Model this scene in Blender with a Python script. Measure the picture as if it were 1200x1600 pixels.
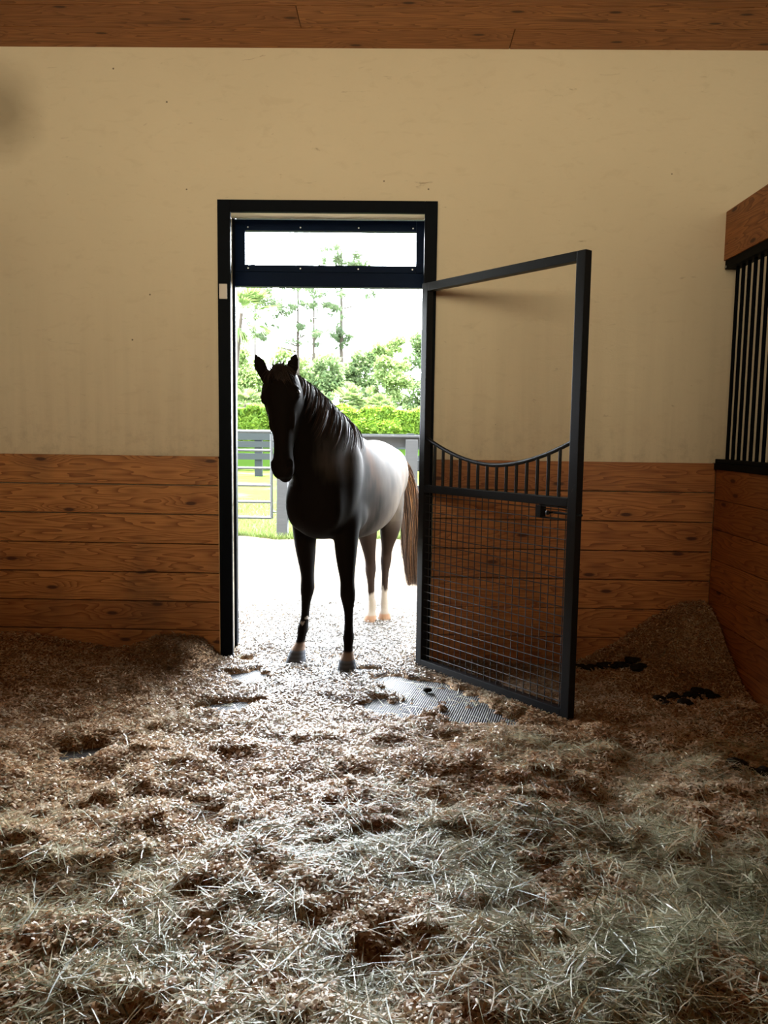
import bpy, bmesh, math, random
import numpy as np
from mathutils import Vector, Matrix

SC = bpy.context.scene
for o in list(bpy.data.objects):
    bpy.data.objects.remove(o)
RNG = np.random.default_rng(7)
random.seed(7)

# ------------------------------------------------------------------ camera
CAM_Y, CAM_Z, FPX = -4.874, 1.457, 1223.4
_yaw, _pit, _rol = -0.016654, 0.100601, -0.013389
_f = Vector((math.sin(_yaw)*math.cos(_pit), math.cos(_yaw)*math.cos(_pit), -math.sin(_pit)))
_r = Vector((math.cos(_yaw), -math.sin(_yaw), 0))
_u = _r.cross(_f)
_r2 = _r*math.cos(_rol) - _u*math.sin(_rol)
_u2 = _r*math.sin(_rol) + _u*math.cos(_rol)
cd = bpy.data.cameras.new('camera')
cam = bpy.data.objects.new('camera', cd)
SC.collection.objects.link(cam)
m = Matrix.Identity(4)
for i in range(3):
    m[i][0], m[i][1], m[i][2] = _r2[i], _u2[i], -_f[i]
m[0][3], m[1][3], m[2][3] = 0.0, CAM_Y, CAM_Z
cam.matrix_world = m
cd.sensor_fit = 'VERTICAL'
cd.sensor_height = 32.0
cd.lens = FPX/1600*32.0
cd.clip_start = 0.05
cd.clip_end = 400
SC.camera = cam

# ------------------------------------------------------------------ light
SKY_STRENGTH = 3.6
SKY_GLOW = 6.5
SUN_STRENGTH = 14.0
FILL_W = 9.6
SC.view_settings.view_transform = 'Standard'
SC.view_settings.look = 'None'
SC.view_settings.gamma = 1
SC.view_settings.use_curve_mapping = False
SC.view_settings.exposure = 2.4
SC.cycles.diffuse_bounces = 6
SC.cycles.max_bounces = 12
SC.cycles.use_adaptive_sampling = False
SC.cycles.use_light_tree = False
SC.cycles.transparent_max_bounces = 12

w = bpy.data.worlds.new('world')
SC.world = w
w.use_nodes = True
bg = w.node_tree.nodes['Background']
bg.inputs[0].default_value = (0.88, 0.94, 1.0, 1)
# bright hazy sky, strongest low over the yard, dimmer overhead
nt_ = w.node_tree
tc_ = nt_.nodes.new('ShaderNodeTexCoord')
sp_ = nt_.nodes.new('ShaderNodeSeparateXYZ')
nt_.links.new(tc_.outputs['Generated'], sp_.inputs[0])


def wm(op, a, b_=None):
    nd = nt_.nodes.new('ShaderNodeMath')
    nd.operation = op
    for k_, x_ in enumerate((a, b_)):
        if x_ is None:
            continue
        if isinstance(x_, (int, float)):
            nd.inputs[k_].default_value = x_
        else:
            nt_.links.new(x_, nd.inputs[k_])
    return nd.outputs[0]


e_ = wm('DIVIDE', wm('SUBTRACT', sp_.outputs[2], 0.24), 0.24)
e_ = wm('POWER', 2.71828, wm('MULTIPLY', wm('MULTIPLY', e_, e_), -1.0))
az_ = wm('ADD', wm('MULTIPLY', sp_.outputs[1], 0.99), wm('MULTIPLY', sp_.outputs[0], -0.10))
az_ = wm('POWER', wm('DIVIDE', wm('MAXIMUM', az_, 0.0), wm('SQRT', wm('SUBTRACT', 1.0001, wm('MULTIPLY', sp_.outputs[2], sp_.outputs[2])))), 2.5)
st_ = wm('MULTIPLY', wm('ADD', 0.85, wm('MULTIPLY', wm('MULTIPLY', e_, az_), SKY_GLOW)), SKY_STRENGTH)
nt_.links.new(st_, bg.inputs[1])


def light(name, kind, loc, energy, color, target=None, **kw):
    ld = bpy.data.lights.new(name, kind)
    ld.energy = energy
    ld.color = color
    for k, v in kw.items():
        setattr(ld, k, v)
    o = bpy.data.objects.new(name, ld)
    SC.collection.objects.link(o)
    o.location = loc
    if target is not None:
        d = Vector(target) - Vector(loc)
        o.rotation_euler = d.to_track_quat('-Z', 'Y').to_euler()
    return o


light('sun', 'SUN', (0, -1.2, 20), SUN_STRENGTH, (1.0, 0.95, 0.85), (1.2, 0.2, 0), angle=0.01)
# daylight entering through the doorway: tells the renderer where the sky shows
pl = light('doorway_daylight', 'AREA', (-0.445, 0.30, 1.36), 0, (1, 1, 1), (-0.445, -1, 1.36),
           shape='RECTANGLE', size=1.25, size_y=2.8)
pl.data.cycles.is_portal = True
# unseen area light added behind the camera to brighten the upper back wall
light('wall_fill', 'AREA', (-0.2, -7.2, 3.0), FILL_W, (1.0, 0.85, 0.57), (-0.2, 0.0, 3.15),
      shape='RECTANGLE', size=7.6, size_y=1.2, spread=math.radians(56))

# ------------------------------------------------------------------ mesh helpers


def link(o, parent=None):
    SC.collection.objects.link(o)
    if parent is not None:
        o.parent = parent
        o.matrix_parent_inverse = parent.matrix_world.inverted()
    return o


def mk(name, verts, faces, mat, parent=None, smooth=False, attrs=None, loc=None):
    """verts (n,3) array, faces (m,k) int array or list of tuples"""
    me = bpy.data.meshes.new(name)
    verts = np.asarray(verts, dtype=np.float32)
    if loc is not None:
        verts = verts - np.asarray(loc, dtype=np.float32)
    if isinstance(faces, np.ndarray):
        k = faces.shape[1]
        me.vertices.add(len(verts))
        me.vertices.foreach_set('co', verts.ravel())
        me.loops.add(faces.size)
        me.loops.foreach_set('vertex_index', faces.astype(np.int32).ravel())
        me.polygons.add(len(faces))
        me.polygons.foreach_set('loop_start', np.arange(0, faces.size, k, dtype=np.int32))
        me.update(calc_edges=True)
    else:
        me.from_pydata(verts.tolist(), [], faces)
        me.update()
    me.validate()
    if smooth:
        me.polygons.foreach_set('use_smooth', np.ones(len(me.polygons), dtype=bool))
    if attrs:
        for an, av in attrs.items():
            av = np.asarray(av, dtype=np.float32)
            if av.ndim == 1:
                a = me.attributes.new(an, 'FLOAT', 'POINT')
                a.data.foreach_set('value', av)
            else:
                a = me.attributes.new(an, 'FLOAT_COLOR', 'POINT')
                if av.shape[1] == 3:
                    av = np.concatenate([av, np.ones((len(av), 1), np.float32)], 1)
                a.data.foreach_set('color', av.ravel())
    if mat is not None:
        me.materials.append(mat)
    o = bpy.data.objects.new(name, me)
    if loc is not None:
        o.location = loc
    link(o)
    if parent is not None:
        o.parent = parent
        if loc is None:
            o.matrix_parent_inverse = Matrix.Translation(-Vector(parent.location))
        else:
            o.location = Vector(loc) - Vector(parent.location)
    return o


def tag(o, label=None, cat=None, group=None, kind=None):
    if label:
        o['label'] = label
    if cat:
        o['category'] = cat
    if group:
        o['group'] = group
    if kind:
        o['kind'] = kind
    return o


def empty(name, loc, label, cat, group=None):
    o = bpy.data.objects.new(name, None)
    o.empty_display_size = 0.1
    SC.collection.objects.link(o)
    o.location = loc
    return tag(o, label, cat, group)


class MB:
    """collects boxes and tubes, builds one mesh"""

    def __init__(self):
        self.v, self.f, self.a = [], [], []
        self.n = 0

    def add(self, v, f, a=0.0):
        v = [tuple(p) for p in v]
        self.v += v
        self.f += [tuple(i + self.n for i in q) for q in f]
        self.a += [a]*len(v)
        self.n += len(v)

    def box(self, x0, x1, y0, y1, z0, z1, a=0.0, mat=None, bev=0.0):
        if bev > 0:
            b = min(bev, (x1-x0)*.45, (y1-y0)*.45, (z1-z0)*.45)
            bm = bmesh.new()
            bmesh.ops.create_cube(bm, size=1)
            for v in bm.verts:
                v.co = Vector(((x0+x1)/2 + v.co.x*(x1-x0), (y0+y1)/2 + v.co.y*(y1-y0), (z0+z1)/2 + v.co.z*(z1-z0)))
            bmesh.ops.bevel(bm, geom=bm.edges[:], offset=b, segments=2, profile=0.7, affect='EDGES')
            bm.verts.index_update()
            v = [p.co.copy() for p in bm.verts]
            f = [[q.index for q in fc.verts] for fc in bm.faces]
            bm.free()
        else:
            v = [Vector(p) for p in ((x0, y0, z0), (x1, y0, z0), (x1, y1, z0), (x0, y1, z0), (x0, y0, z1), (x1, y0, z1), (x1, y1, z1), (x0, y1, z1))]
            f = [(0, 3, 2, 1), (4, 5, 6, 7), (0, 1, 5, 4), (1, 2, 6, 5), (2, 3, 7, 6), (3, 0, 4, 7)]
        if mat is not None:
            v = [mat @ p for p in v]
        self.add(v, f, a)

    def tube(self, pts, rad, n=10, mat=None, a=0.0):
        pts = [Vector(p) for p in pts]
        if not hasattr(rad, '__len__'):
            rad = [rad]*len(pts)
        v, f = [], []
        up = None
        for i, p in enumerate(pts):
            d = (pts[min(i+1, len(pts)-1)] - pts[max(i-1, 0)]).normalized()
            if up is None:
                up = Vector((0, 0, 1)) if abs(d.z) < .9 else Vector((1, 0, 0))
            s = d.cross(up).normalized()
            t = s.cross(d).normalized()
            up = t
            for k in range(n):
                an = 2*math.pi*k/n
                q = p + s*math.cos(an)*rad[i] + t*math.sin(an)*rad[i]
                v.append(mat @ q if mat is not None else q)
        for i in range(len(pts)-1):
            for k in range(n):
                f.append((i*n+k, i*n+(k+1) % n, (i+1)*n+(k+1) % n, (i+1)*n+k))
        f.append(tuple(range(n-1, -1, -1)))
        f.append(tuple((len(pts)-1)*n+k for k in range(n)))
        self.add(v, f, a)

    def build(self, name, mat, parent=None, smooth=False, attr='pl', loc=None):
        o = mk(name, self.v, self.f, mat, parent, False, {attr: np.array(self.a)}, loc)
        if smooth:
            me = o.data
            me.polygons.foreach_set('use_smooth', np.ones(len(me.polygons), dtype=bool))
            try:
                me.set_sharp_from_angle(angle=math.radians(40))
            except Exception:
                pass
        return o


def vnoise(x, y, seed, scale):
    """smooth value noise in [-1,1]"""
    r = np.random.default_rng(seed)
    T = r.uniform(-1, 1, (256, 256))
    u = x/scale + 1000.3
    v = y/scale + 1000.7
    i = np.floor(u).astype(int)
    j = np.floor(v).astype(int)
    a = u - i
    b = v - j
    a = a*a*a*(a*(a*6-15)+10)
    b = b*b*b*(b*(b*6-15)+10)
    g = lambda p, q: T[p % 256, q % 256]
    return (g(i, j)*(1-a)*(1-b) + g(i+1, j)*a*(1-b) + g(i, j+1)*(1-a)*b + g(i+1, j+1)*a*b)


def sstep(e0, e1, x):
    t = np.clip((x-e0)/(e1-e0), 0, 1)
    return t*t*(3-2*t)

# ------------------------------------------------------------------ materials


class NT:
    def __init__(self, name):
        self.m = bpy.data.materials.new(name)
        self.m.use_nodes = True
        self.t = self.m.node_tree
        self.b = self.t.nodes['Principled BSDF']
        self.out = self.t.nodes['Material Output']

    def n(self, typ, **kw):
        nd = self.t.nodes.new(typ)
        for k, v in kw.items():
            if k.startswith('i_'):
                key = k[2:]
                nd.inputs[int(key) if key.isdigit() else key.replace('_', ' ')].default_value = v
            else:
                setattr(nd, k, v)
        return nd

    def l(self, a, b):
        self.t.links.new(a, b)

    def val(self, x, sock):
        if isinstance(x, (int, float)):
            sock.default_value = x
        else:
            self.l(x, sock)

    def math(self, op, a, b=None, c=None, clamp=False):
        nd = self.n('ShaderNodeMath', operation=op, use_clamp=clamp)
        self.val(a, nd.inputs[0])
        if b is not None:
            self.val(b, nd.inputs[1])
        if c is not None:
            self.val(c, nd.inputs[2])
        return nd.outputs[0]

    def ramp(self, fac, stops):
        nd = self.n('ShaderNodeValToRGB')
        e = nd.color_ramp.elements
        while len(e) < len(stops):
            e.new(0.5)
        for i, (p, c) in enumerate(stops):
            e[i].position = p
            e[i].color = (*c, 1) if len(c) == 3 else c
        self.l(fac, nd.inputs[0])
        return nd.outputs[0]

    def mix(self, fac, a, b, mode='MIX'):
        nd = self.n('ShaderNodeMix', data_type='RGBA', blend_type=mode)
        self.val(fac, nd.inputs[0])
        for s, x in ((nd.inputs[6], a), (nd.inputs[7], b)):
            if isinstance(x, tuple):
                s.default_value = (*x, 1)
            else:
                self.l(x, s)
        return nd.outputs[2]

    def noise(self, vec, scale, detail=4, rough=0.5, dist=0.0):
        nd = self.n('ShaderNodeTexNoise')
        nd.inputs['Scale'].default_value = scale
        nd.inputs['Detail'].default_value = detail
        nd.inputs['Roughness'].default_value = rough
        nd.inputs['Distortion'].default_value = dist
        if vec is not None:
            self.l(vec, nd.inputs['Vector'])
        return nd.outputs[0]

    def coord(self, scale=(1, 1, 1), loc=(0, 0, 0), rot=(0, 0, 0), kind='Object'):
        tc = self.n('ShaderNodeTexCoord')
        mp = self.n('ShaderNodeMapping')
        mp.inputs['Scale'].default_value = scale
        mp.inputs['Location'].default_value = loc
        mp.inputs['Rotation'].default_value = rot
        self.l(tc.outputs[kind], mp.inputs['Vector'])
        return mp.outputs[0]

    def attr(self, name):
        return self.n('ShaderNodeAttribute', attribute_name=name)

    def bump(self, h, strength=0.3, dist=0.01):
        nd = self.n('ShaderNodeBump')
        nd.inputs['Strength'].default_value = strength
        nd.inputs['Distance'].default_value = dist
        self.l(h, nd.inputs['Height'])
        self.l(nd.outputs[0], self.b.inputs['Normal'])

    def set(self, color=None, rough=None, spec=None, **kw):
        if color is not None:
            if isinstance(color, tuple):
                self.b.inputs['Base Color'].default_value = (*color, 1)
            else:
                self.l(color, self.b.inputs['Base Color'])
        if rough is not None:
            self.val(rough, self.b.inputs['Roughness'])
        if spec is not None:
            self.b.inputs['Specular IOR Level'].default_value = spec
        for k, v in kw.items():
            self.b.inputs[k.replace('_', ' ')].default_value = v
        return self.m


def mat_plain(name, c, rough=0.6, spec=0.5, **kw):
    return NT(name).set(c, rough, spec, **kw)


def mat_pine(name, axis, base, dark, hi, rough=0.5, along_swap=False, wear=0.0):
    """pine board; axis = direction the boards run ('x' or 'y'); grain varies across boards"""
    t = NT(name)
    tc = t.n('ShaderNodeTexCoord')
    sx = t.n('ShaderNodeSeparateXYZ')
    t.l(tc.outputs['Object'], sx.inputs[0])
    pl_ = t.attr('pl').outputs['Fac']
    if axis == 'x':
        al, c1, c2 = sx.outputs[0], sx.outputs[2], sx.outputs[1]
    elif axis == 'y':
        al, c1, c2 = sx.outputs[1], sx.outputs[2], sx.outputs[0]
    else:   # ceiling, boards along x, across y
        al, c1, c2 = sx.outputs[0], sx.outputs[1], sx.outputs[2]
    off = t.math('MULTIPLY', pl_, 17.31)
    al_o = t.math('ADD', al, off)
    c1_o = t.math('ADD', c1, t.math('MULTIPLY', pl_, 3.77))
    cb = t.n('ShaderNodeCombineXYZ')
    t.l(t.math('MULTIPLY', al_o, 1.0), cb.inputs[0])
    t.l(c1_o, cb.inputs[1])
    t.l(c2, cb.inputs[2])
    # knots
    mpk = t.n('ShaderNodeMapping')
    mpk.inputs['Scale'].default_value = (1.7, 5.2, 0.01)
    t.l(cb.outputs[0], mpk.inputs['Vector'])
    vo = t.n('ShaderNodeTexVoronoi', voronoi_dimensions='2D')
    vo.inputs['Scale'].default_value = 1.0
    vo.inputs['Randomness'].default_value = 1.0
    t.l(mpk.outputs[0], vo.inputs['Vector'])
    kd = vo.outputs['Distance']
    csep = t.n('ShaderNodeSeparateColor')
    t.l(vo.outputs['Color'], csep.inputs[0])
    has = t.math('GREATER_THAN', csep.outputs[0], 0.35)
    ks = t.math('MULTIPLY', has, t.math('SUBTRACT', 1.0, t.math('DIVIDE', kd, 0.34), clamp=True))
    ks = t.math('MAXIMUM', ks, 0.0)
    # large slow noise along the board
    mpn = t.n('ShaderNodeMapping')
    mpn.inputs['Scale'].default_value = (0.9, 7.0, 1.0)
    t.l(cb.outputs[0], mpn.inputs['Vector'])
    nz = t.noise(mpn.outputs[0], 1.3, 2, 0.5)
    ringc = t.math('ADD', t.math('MULTIPLY', c1_o, 30.0), t.math('MULTIPLY', nz, 13.0))
    ringc = t.math('ADD', ringc, t.math('MULTIPLY', ks, 3.2))
    ring = t.math('FRACT', ringc)
    ring = t.math('POWER', ring, 2.2)
    # fine fibre
    mpf = t.n('ShaderNodeMapping')
    mpf.inputs['Scale'].default_value = (6.0, 160.0, 1.0)
    t.l(cb.outputs[0], mpf.inputs['Vector'])
    fib = t.noise(mpf.outputs[0], 1.0, 3, 0.6)
    c = t.mix(t.math('MULTIPLY', ring, 1.0), hi, tuple(x*0.62 for x in base))
    c = t.mix(t.math('MULTIPLY', t.math('SUBTRACT', fib, 0.45, clamp=True), 1.8, clamp=True), c, dark)
    # board to board tone
    tone = t.math('FRACT', t.math('MULTIPLY', pl_, 7.7))
    c = t.mix(t.math('MULTIPLY', tone, 0.38), c, dark)
    # knots dark
    kk = t.math('MULTIPLY', has, t.math('SUBTRACT', 1.0, t.math('DIVIDE', kd, 0.075), clamp=True))
    kk = t.math('MULTIPLY', kk, 2.2, clamp=True)
    c = t.mix(kk, c, tuple(x*0.16 for x in dark))
    c = t.mix(t.math('MULTIPLY', ks, 0.35), c, dark)
    # long resin streaks
    mps = t.n('ShaderNodeMapping')
    mps.inputs['Scale'].default_value = (1.1, 22.0, 1.0)
    t.l(cb.outputs[0], mps.inputs['Vector'])
    st = t.noise(mps.outputs[0], 1.0, 3, 0.55)
    st = t.math('MULTIPLY', t.math('SUBTRACT', st, 0.62, clamp=True), 7.0, clamp=True)
    c = t.mix(t.math('MULTIPLY', st, 0.75), c, tuple(x*0.45 for x in dark))
    if wear > 0:
        g = t.noise(tc.outputs['Object'], 1.7, 5, 0.6)
        g = t.math('MULTIPLY', t.math('SUBTRACT', g, 0.5, clamp=True), 4.0*wear, clamp=True)
        c = t.mix(g, c, (0.07, 0.045, 0.028))
    t.set(c, rough, 0.35)
    h = t.math('ADD', t.math('MULTIPLY', ring, -0.4), fib)
    t.bump(h, 0.25, 0.002)
    return t.m


M = {}
M['pine_left'] = mat_pine('pine_wainscot', 'x', (0.36, 0.125, 0.032), (0.17, 0.05, 0.014), (0.56, 0.25, 0.075), 0.5, wear=0.5)
M['pine_right'] = mat_pine('pine_wainscot_right', 'x', (0.36, 0.115, 0.028), (0.17, 0.045, 0.012), (0.52, 0.21, 0.06), 0.5, wear=0.25)
M['pine_side'] = mat_pine('pine_partition', 'y', (0.36, 0.115, 0.028), (0.17, 0.045, 0.012), (0.52, 0.21, 0.06), 0.5, wear=0.2)
M['pine_ceiling'] = mat_pine('pine_ceiling', 'c', (0.40, 0.15, 0.045), (0.22, 0.07, 0.02), (0.56, 0.24, 0.08), 0.55)
M['black_metal'] = None
t = NT('black_powder_coat')
nz = t.noise(t.coord(), 9, 5, 0.6)
t.set(t.ramp(nz, [(0.0, (0.002, 0.003, 0.005)), (1.0, (0.005, 0.007, 0.011))]), t.math('ADD', t.math('MULTIPLY', nz, 0.25), 0.38), 0.03)
M['black_metal'] = t.m
t = NT('black_gate_paint')
nz = t.noise(t.coord(), 30, 5, 0.65)
sp = t.math('MULTIPLY', t.math('SUBTRACT', nz, 0.66, clamp=True), 8, clamp=True)
t.set(t.mix(sp, (0.010, 0.011, 0.013), (0.06, 0.055, 0.05)), 0.45, 0.2)
M['gate_paint'] = t.m
M['wire'] = mat_plain('dark_wire', (0.022, 0.023, 0.026), 0.5, 0.3)
M['screw'] = mat_plain('zinc_screw', (0.4, 0.42, 0.45), 0.4, 0.5, Metallic=0.8)
M['white_plastic'] = mat_plain('white_plastic', (0.62, 0.58, 0.55), 0.5)
M['galv'] = mat_plain('galvanised_pipe', (0.045, 0.05, 0.055), 0.6, 0.3)

# plaster
t = NT('cream_plaster')
co = t.coord()
n1 = t.noise(co, 0.9, 4, 0.55)
n2 = t.noise(t.coord((1, 1, 2.4)), 7.0, 6, 0.62, 0.6)
n3 = t.noise(co, 60, 3, 0.6)
c = t.mix(t.math('MULTIPLY', t.math('SUBTRACT', n1, 0.35, clamp=True), 1.6, clamp=True), (0.68, 0.595, 0.445), (0.60, 0.52, 0.38))
sm = t.math('MULTIPLY', t.math('SUBTRACT', n2, 0.55, clamp=True), 3.0, clamp=True)
c = t.mix(t.math('MULTIPLY', sm, 0.35), c, (0.42, 0.33, 0.21))
# trowel scuffs, small and slanted
sc_ = t.noise(t.coord((3.0, 1, 12.0), rot=(0, 0.25, 0)), 1.6, 5, 0.68, 1.2)
sc_ = t.math('MULTIPLY', t.math('SUBTRACT', sc_, 0.655, clamp=True), 10, clamp=True)
c = t.mix(t.math('MULTIPLY', sc_, 0.6), c, (0.26, 0.19, 0.12))
# specks
vs = t.n('ShaderNodeTexVoronoi')
vs.inputs['Scale'].default_value = 5.5
t.l(co, vs.inputs['Vector'])
spk = t.math('LESS_THAN', vs.outputs['Distance'], 0.03)
c = t.mix(t.math('MULTIPLY', spk, 0.8), c, (0.07, 0.045, 0.03))
# splash dirt and runs low on the wall
sx = t.n('ShaderNodeSeparateXYZ')
t.l(t.n('ShaderNodeTexCoord').outputs['Object'], sx.inputs[0])
low = t.math('MULTIPLY', t.math('SUBTRACT', 2.6, sx.outputs[2], clamp=False), 0.75, clamp=True)
run = t.noise(t.coord((9.0, 1, 0.5)), 1.5, 4, 0.6)
run = t.math('MULTIPLY', t.math('SUBTRACT', run, 0.42, clamp=True), 4.0, clamp=True)
c = t.mix(t.math('MULTIPLY', t.math('MULTIPLY', run, low), 0.20), c, (0.36, 0.30, 0.22))
low2 = t.math('MULTIPLY', t.math('SUBTRACT', 1.62, sx.outputs[2]), 3.2, clamp=True)
sp2 = t.noise(co, 11, 6, 0.7)
sp2 = t.math('MULTIPLY', t.math('SUBTRACT', sp2, 0.50, clamp=True), 6.0, clamp=True)
c = t.mix(t.math('MULTIPLY', t.math('MULTIPLY', sp2, low2), 0.28), c, (0.22, 0.17, 0.12))
ddx = t.math('DIVIDE', t.math('ADD', sx.outputs[0], 2.42), 0.27)  # soft darker blotch high at the left of the wall
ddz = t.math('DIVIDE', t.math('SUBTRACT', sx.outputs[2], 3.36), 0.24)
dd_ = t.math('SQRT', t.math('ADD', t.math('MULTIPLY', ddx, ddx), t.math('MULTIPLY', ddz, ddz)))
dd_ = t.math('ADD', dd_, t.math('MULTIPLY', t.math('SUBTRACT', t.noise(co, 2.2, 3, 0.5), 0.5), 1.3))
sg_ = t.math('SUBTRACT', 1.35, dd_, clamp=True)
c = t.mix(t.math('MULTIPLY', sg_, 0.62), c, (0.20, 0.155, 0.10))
t.set(c, 0.75, 0.25)
t.bump(t.math('ADD', t.math('MULTIPLY', n2, 1.0), t.math('MULTIPLY', n3, 0.15)), 0.35, 0.012)
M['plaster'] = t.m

# shavings bed
t = NT('shavings_bed')
co = t.coord()
n1 = t.noise(co, 3.0, 5, 0.6)
v1 = t.n('ShaderNodeTexVoronoi')
v1.inputs['Scale'].default_value = 130
t.l(t.coord((1, 1, 1)), v1.inputs['Vector'])
cs = t.n('ShaderNodeSeparateColor')
t.l(v1.outputs['Color'], cs.inputs[0])
c = t.ramp(cs.outputs[0], [(0.0, (0.16, 0.085, 0.04)), (0.5, (0.34, 0.20, 0.10)), (1.0, (0.58, 0.43, 0.27))])
c = t.mix(t.math('MULTIPLY', t.math('SUBTRACT', n1, 0.45, clamp=True), 2.2, clamp=True), c, (0.16, 0.085, 0.04))
sx = t.n('ShaderNodeSeparateXYZ')
t.l(t.n('ShaderNodeTexCoord').outputs['Object'], sx.inputs[0])
outk = t.math('MULTIPLY', t.math('SUBTRACT', sx.outputs[1], 0.10), 5.0, clamp=True)
nd_ = t.noise(co, 22, 5, 0.7)
c = t.mix(outk, c, t.mix(nd_, (0.030, 0.026, 0.020), (0.105, 0.090, 0.072)))
t.set(c, 0.8, 0.2)
t.bump(t.math('ADD', cs.outputs[1], t.math('MULTIPLY', t.noise(co, 60, 4, 0.7), 1.5)), 0.8, 0.012)
M['bed'] = t.m

t = NT('wood_shaving')
a = t.attr('rnd').outputs['Fac']
c = t.ramp(a, [(0.0, (0.34, 0.17, 0.07)), (0.3, (0.60, 0.38, 0.20)), (0.6, (0.76, 0.59, 0.39)), (1.0, (0.86, 0.76, 0.60))])
c = t.mix(t.attr('dirt_dim').outputs['Fac'], c, (0.052, 0.042, 0.033))
t.set(c, 0.42, 0.5)
tr = t.n('ShaderNodeBsdfTranslucent')
t.l(c, tr.inputs[0])
ms = t.n('ShaderNodeMixShader')
ms.inputs[0].default_value = 0.30
t.l(t.b.outputs[0], ms.inputs[1])
t.l(tr.outputs[0], ms.inputs[2])
t.l(ms.outputs[0], t.out.inputs[0])
M['shaving'] = t.m
t = NT('hay')
a = t.attr('rnd').outputs['Fac']
c = t.ramp(a, [(0.0, (0.12, 0.13, 0.06)), (0.35, (0.42, 0.44, 0.27)), (0.7, (0.66, 0.66, 0.50)), (0.9, (0.72, 0.67, 0.50)), (1.0, (0.70, 0.56, 0.32))])
t.set(c, 0.40, 0.8)
tr = t.n('ShaderNodeBsdfTranslucent')
t.l(c, tr.inputs[0])
ms = t.n('ShaderNodeMixShader')
ms.inputs[0].default_value = 0.30
t.l(t.b.outputs[0], ms.inputs[1])
t.l(tr.outputs[0], ms.inputs[2])
t.l(ms.outputs[0], t.out.inputs[0])
M['hay'] = t.m

# rubber mats
t = NT('grey_ribbed_rubber')
co = t.coord()
wv = t.n('ShaderNodeTexWave', wave_type='BANDS', bands_direction='X', wave_profile='SIN')
wv.inputs['Scale'].default_value = 26
t.l(t.coord(rot=(0, 0, 0.25)), wv.inputs['Vector'])
n1 = t.noise(co, 6, 5, 0.6)
c = t.ramp(n1, [(0.25, (0.060, 0.064, 0.072)), (0.75, (0.115, 0.112, 0.108))])
c = t.mix(t.math('MULTIPLY', wv.outputs['Fac'], 0.5), c, (0.035, 0.037, 0.042))
t.set(c, 0.6, 0.15)
t.bump(wv.outputs['Fac'], 0.6, 0.004)
M['mat'] = t.m
M['floor'] = mat_plain('black_wet_rubber', (0.009, 0.008, 0.007), 0.75, 0.2)

# outside
t = NT('pale_sand')
co = t.coord()
n1 = t.noise(co, 1.5, 6, 0.6)
n2 = t.noise(co, 14, 5, 0.7)
c = t.mix(n1, (0.092, 0.080, 0.066), (0.062, 0.052, 0.042))
c = t.mix(t.math('MULTIPLY', t.math('SUBTRACT', n2, 0.58, clamp=True), 4, clamp=True), c, (0.028, 0.023, 0.018))
t.set(c, 0.95, 0.0)
t.bump(t.math('ADD', n2, n1), 0.9, 0.06)
M['sand'] = t.m
t = NT('pasture_grass')
co = t.coord()
n1 = t.noise(co, 0.5, 5, 0.65)
n2 = t.noise(co, 6.0, 5, 0.7)
c = t.mix(n2, (0.027, 0.050, 0.008), (0.052, 0.068, 0.019))
c = t.mix(t.math('MULTIPLY', t.math('SUBTRACT', n1, 0.52, clamp=True), 5, clamp=True), c, (0.08, 0.075, 0.045))
t.set(c, 0.9, 0.0)
t.bump(n2, 0.6, 0.05)
M['pasture'] = t.m


def mat_leaf(name, lo, hi, trans=0.35):
    t = NT(name)
    a = t.attr('rnd').outputs['Fac']
    c = t.mix(a, lo, hi)
    t.set(c, 0.6, 0.3)
    tr = t.n('ShaderNodeBsdfTranslucent')
    t.l(c, tr.inputs[0])
    ms = t.n('ShaderNodeMixShader')
    ms.inputs[0].default_value = trans
    t.l(t.b.outputs[0], ms.inputs[1])
    t.l(tr.outputs[0], ms.inputs[2])
    t.l(ms.outputs[0], t.out.inputs[0])
    return t.m


M['leaf_tree'] = mat_leaf('broad_leaf', (0.070, 0.125, 0.045), (0.180, 0.240, 0.105))
M['leaf_tree2'] = mat_leaf('broad_leaf_yellow', (0.095, 0.160, 0.045), (0.230, 0.300, 0.110))
M['leaf_pine'] = mat_leaf('pine_needle', (0.050, 0.088, 0.042), (0.115, 0.155, 0.074))
M['leaf_hedge'] = mat_leaf('hedge_leaf', (0.070, 0.150, 0.012), (0.175, 0.265, 0.030))
M['leaf_palm'] = mat_leaf('palm_frond', (0.08, 0.14, 0.04), (0.18, 0.23, 0.09))
M['leaf_dead'] = mat_leaf('dead_frond', (0.14, 0.11, 0.06), (0.22, 0.17, 0.10))
M['grass'] = mat_leaf('grass_blade', (0.04, 0.08, 0.010), (0.10, 0.12, 0.035))
t = NT('bark')
n1 = t.noise(t.coord((6, 6, 1)), 3, 5, 0.6)
t.set(t.mix(n1, (0.04, 0.032, 0.025), (0.07, 0.058, 0.048)), 0.9, 0.2)
M['bark'] = t.m
t = NT('weathered_fence_wood')
n1 = t.noise(t.coord((2, 2, 14)), 3, 5, 0.65)
t.set(t.mix(n1, (0.022, 0.024, 0.027), (0.045, 0.047, 0.050)), 0.85, 0.25)
M['fence'] = t.m
t = NT('dark_fence_paint')
n1 = t.noise(t.coord((2, 2, 14)), 3, 5, 0.65)
t.set(t.mix(n1, (0.010, 0.014, 0.016), (0.018, 0.023, 0.025)), 0.8, 0.25)
M['fence_dark'] = t.m
M['white_wall'] = mat_plain('white_render', (0.10, 0.09, 0.085), 0.8)
M['manure'] = mat_plain('manure', (0.012, 0.009, 0.006), 0.85, 0.2)
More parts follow.
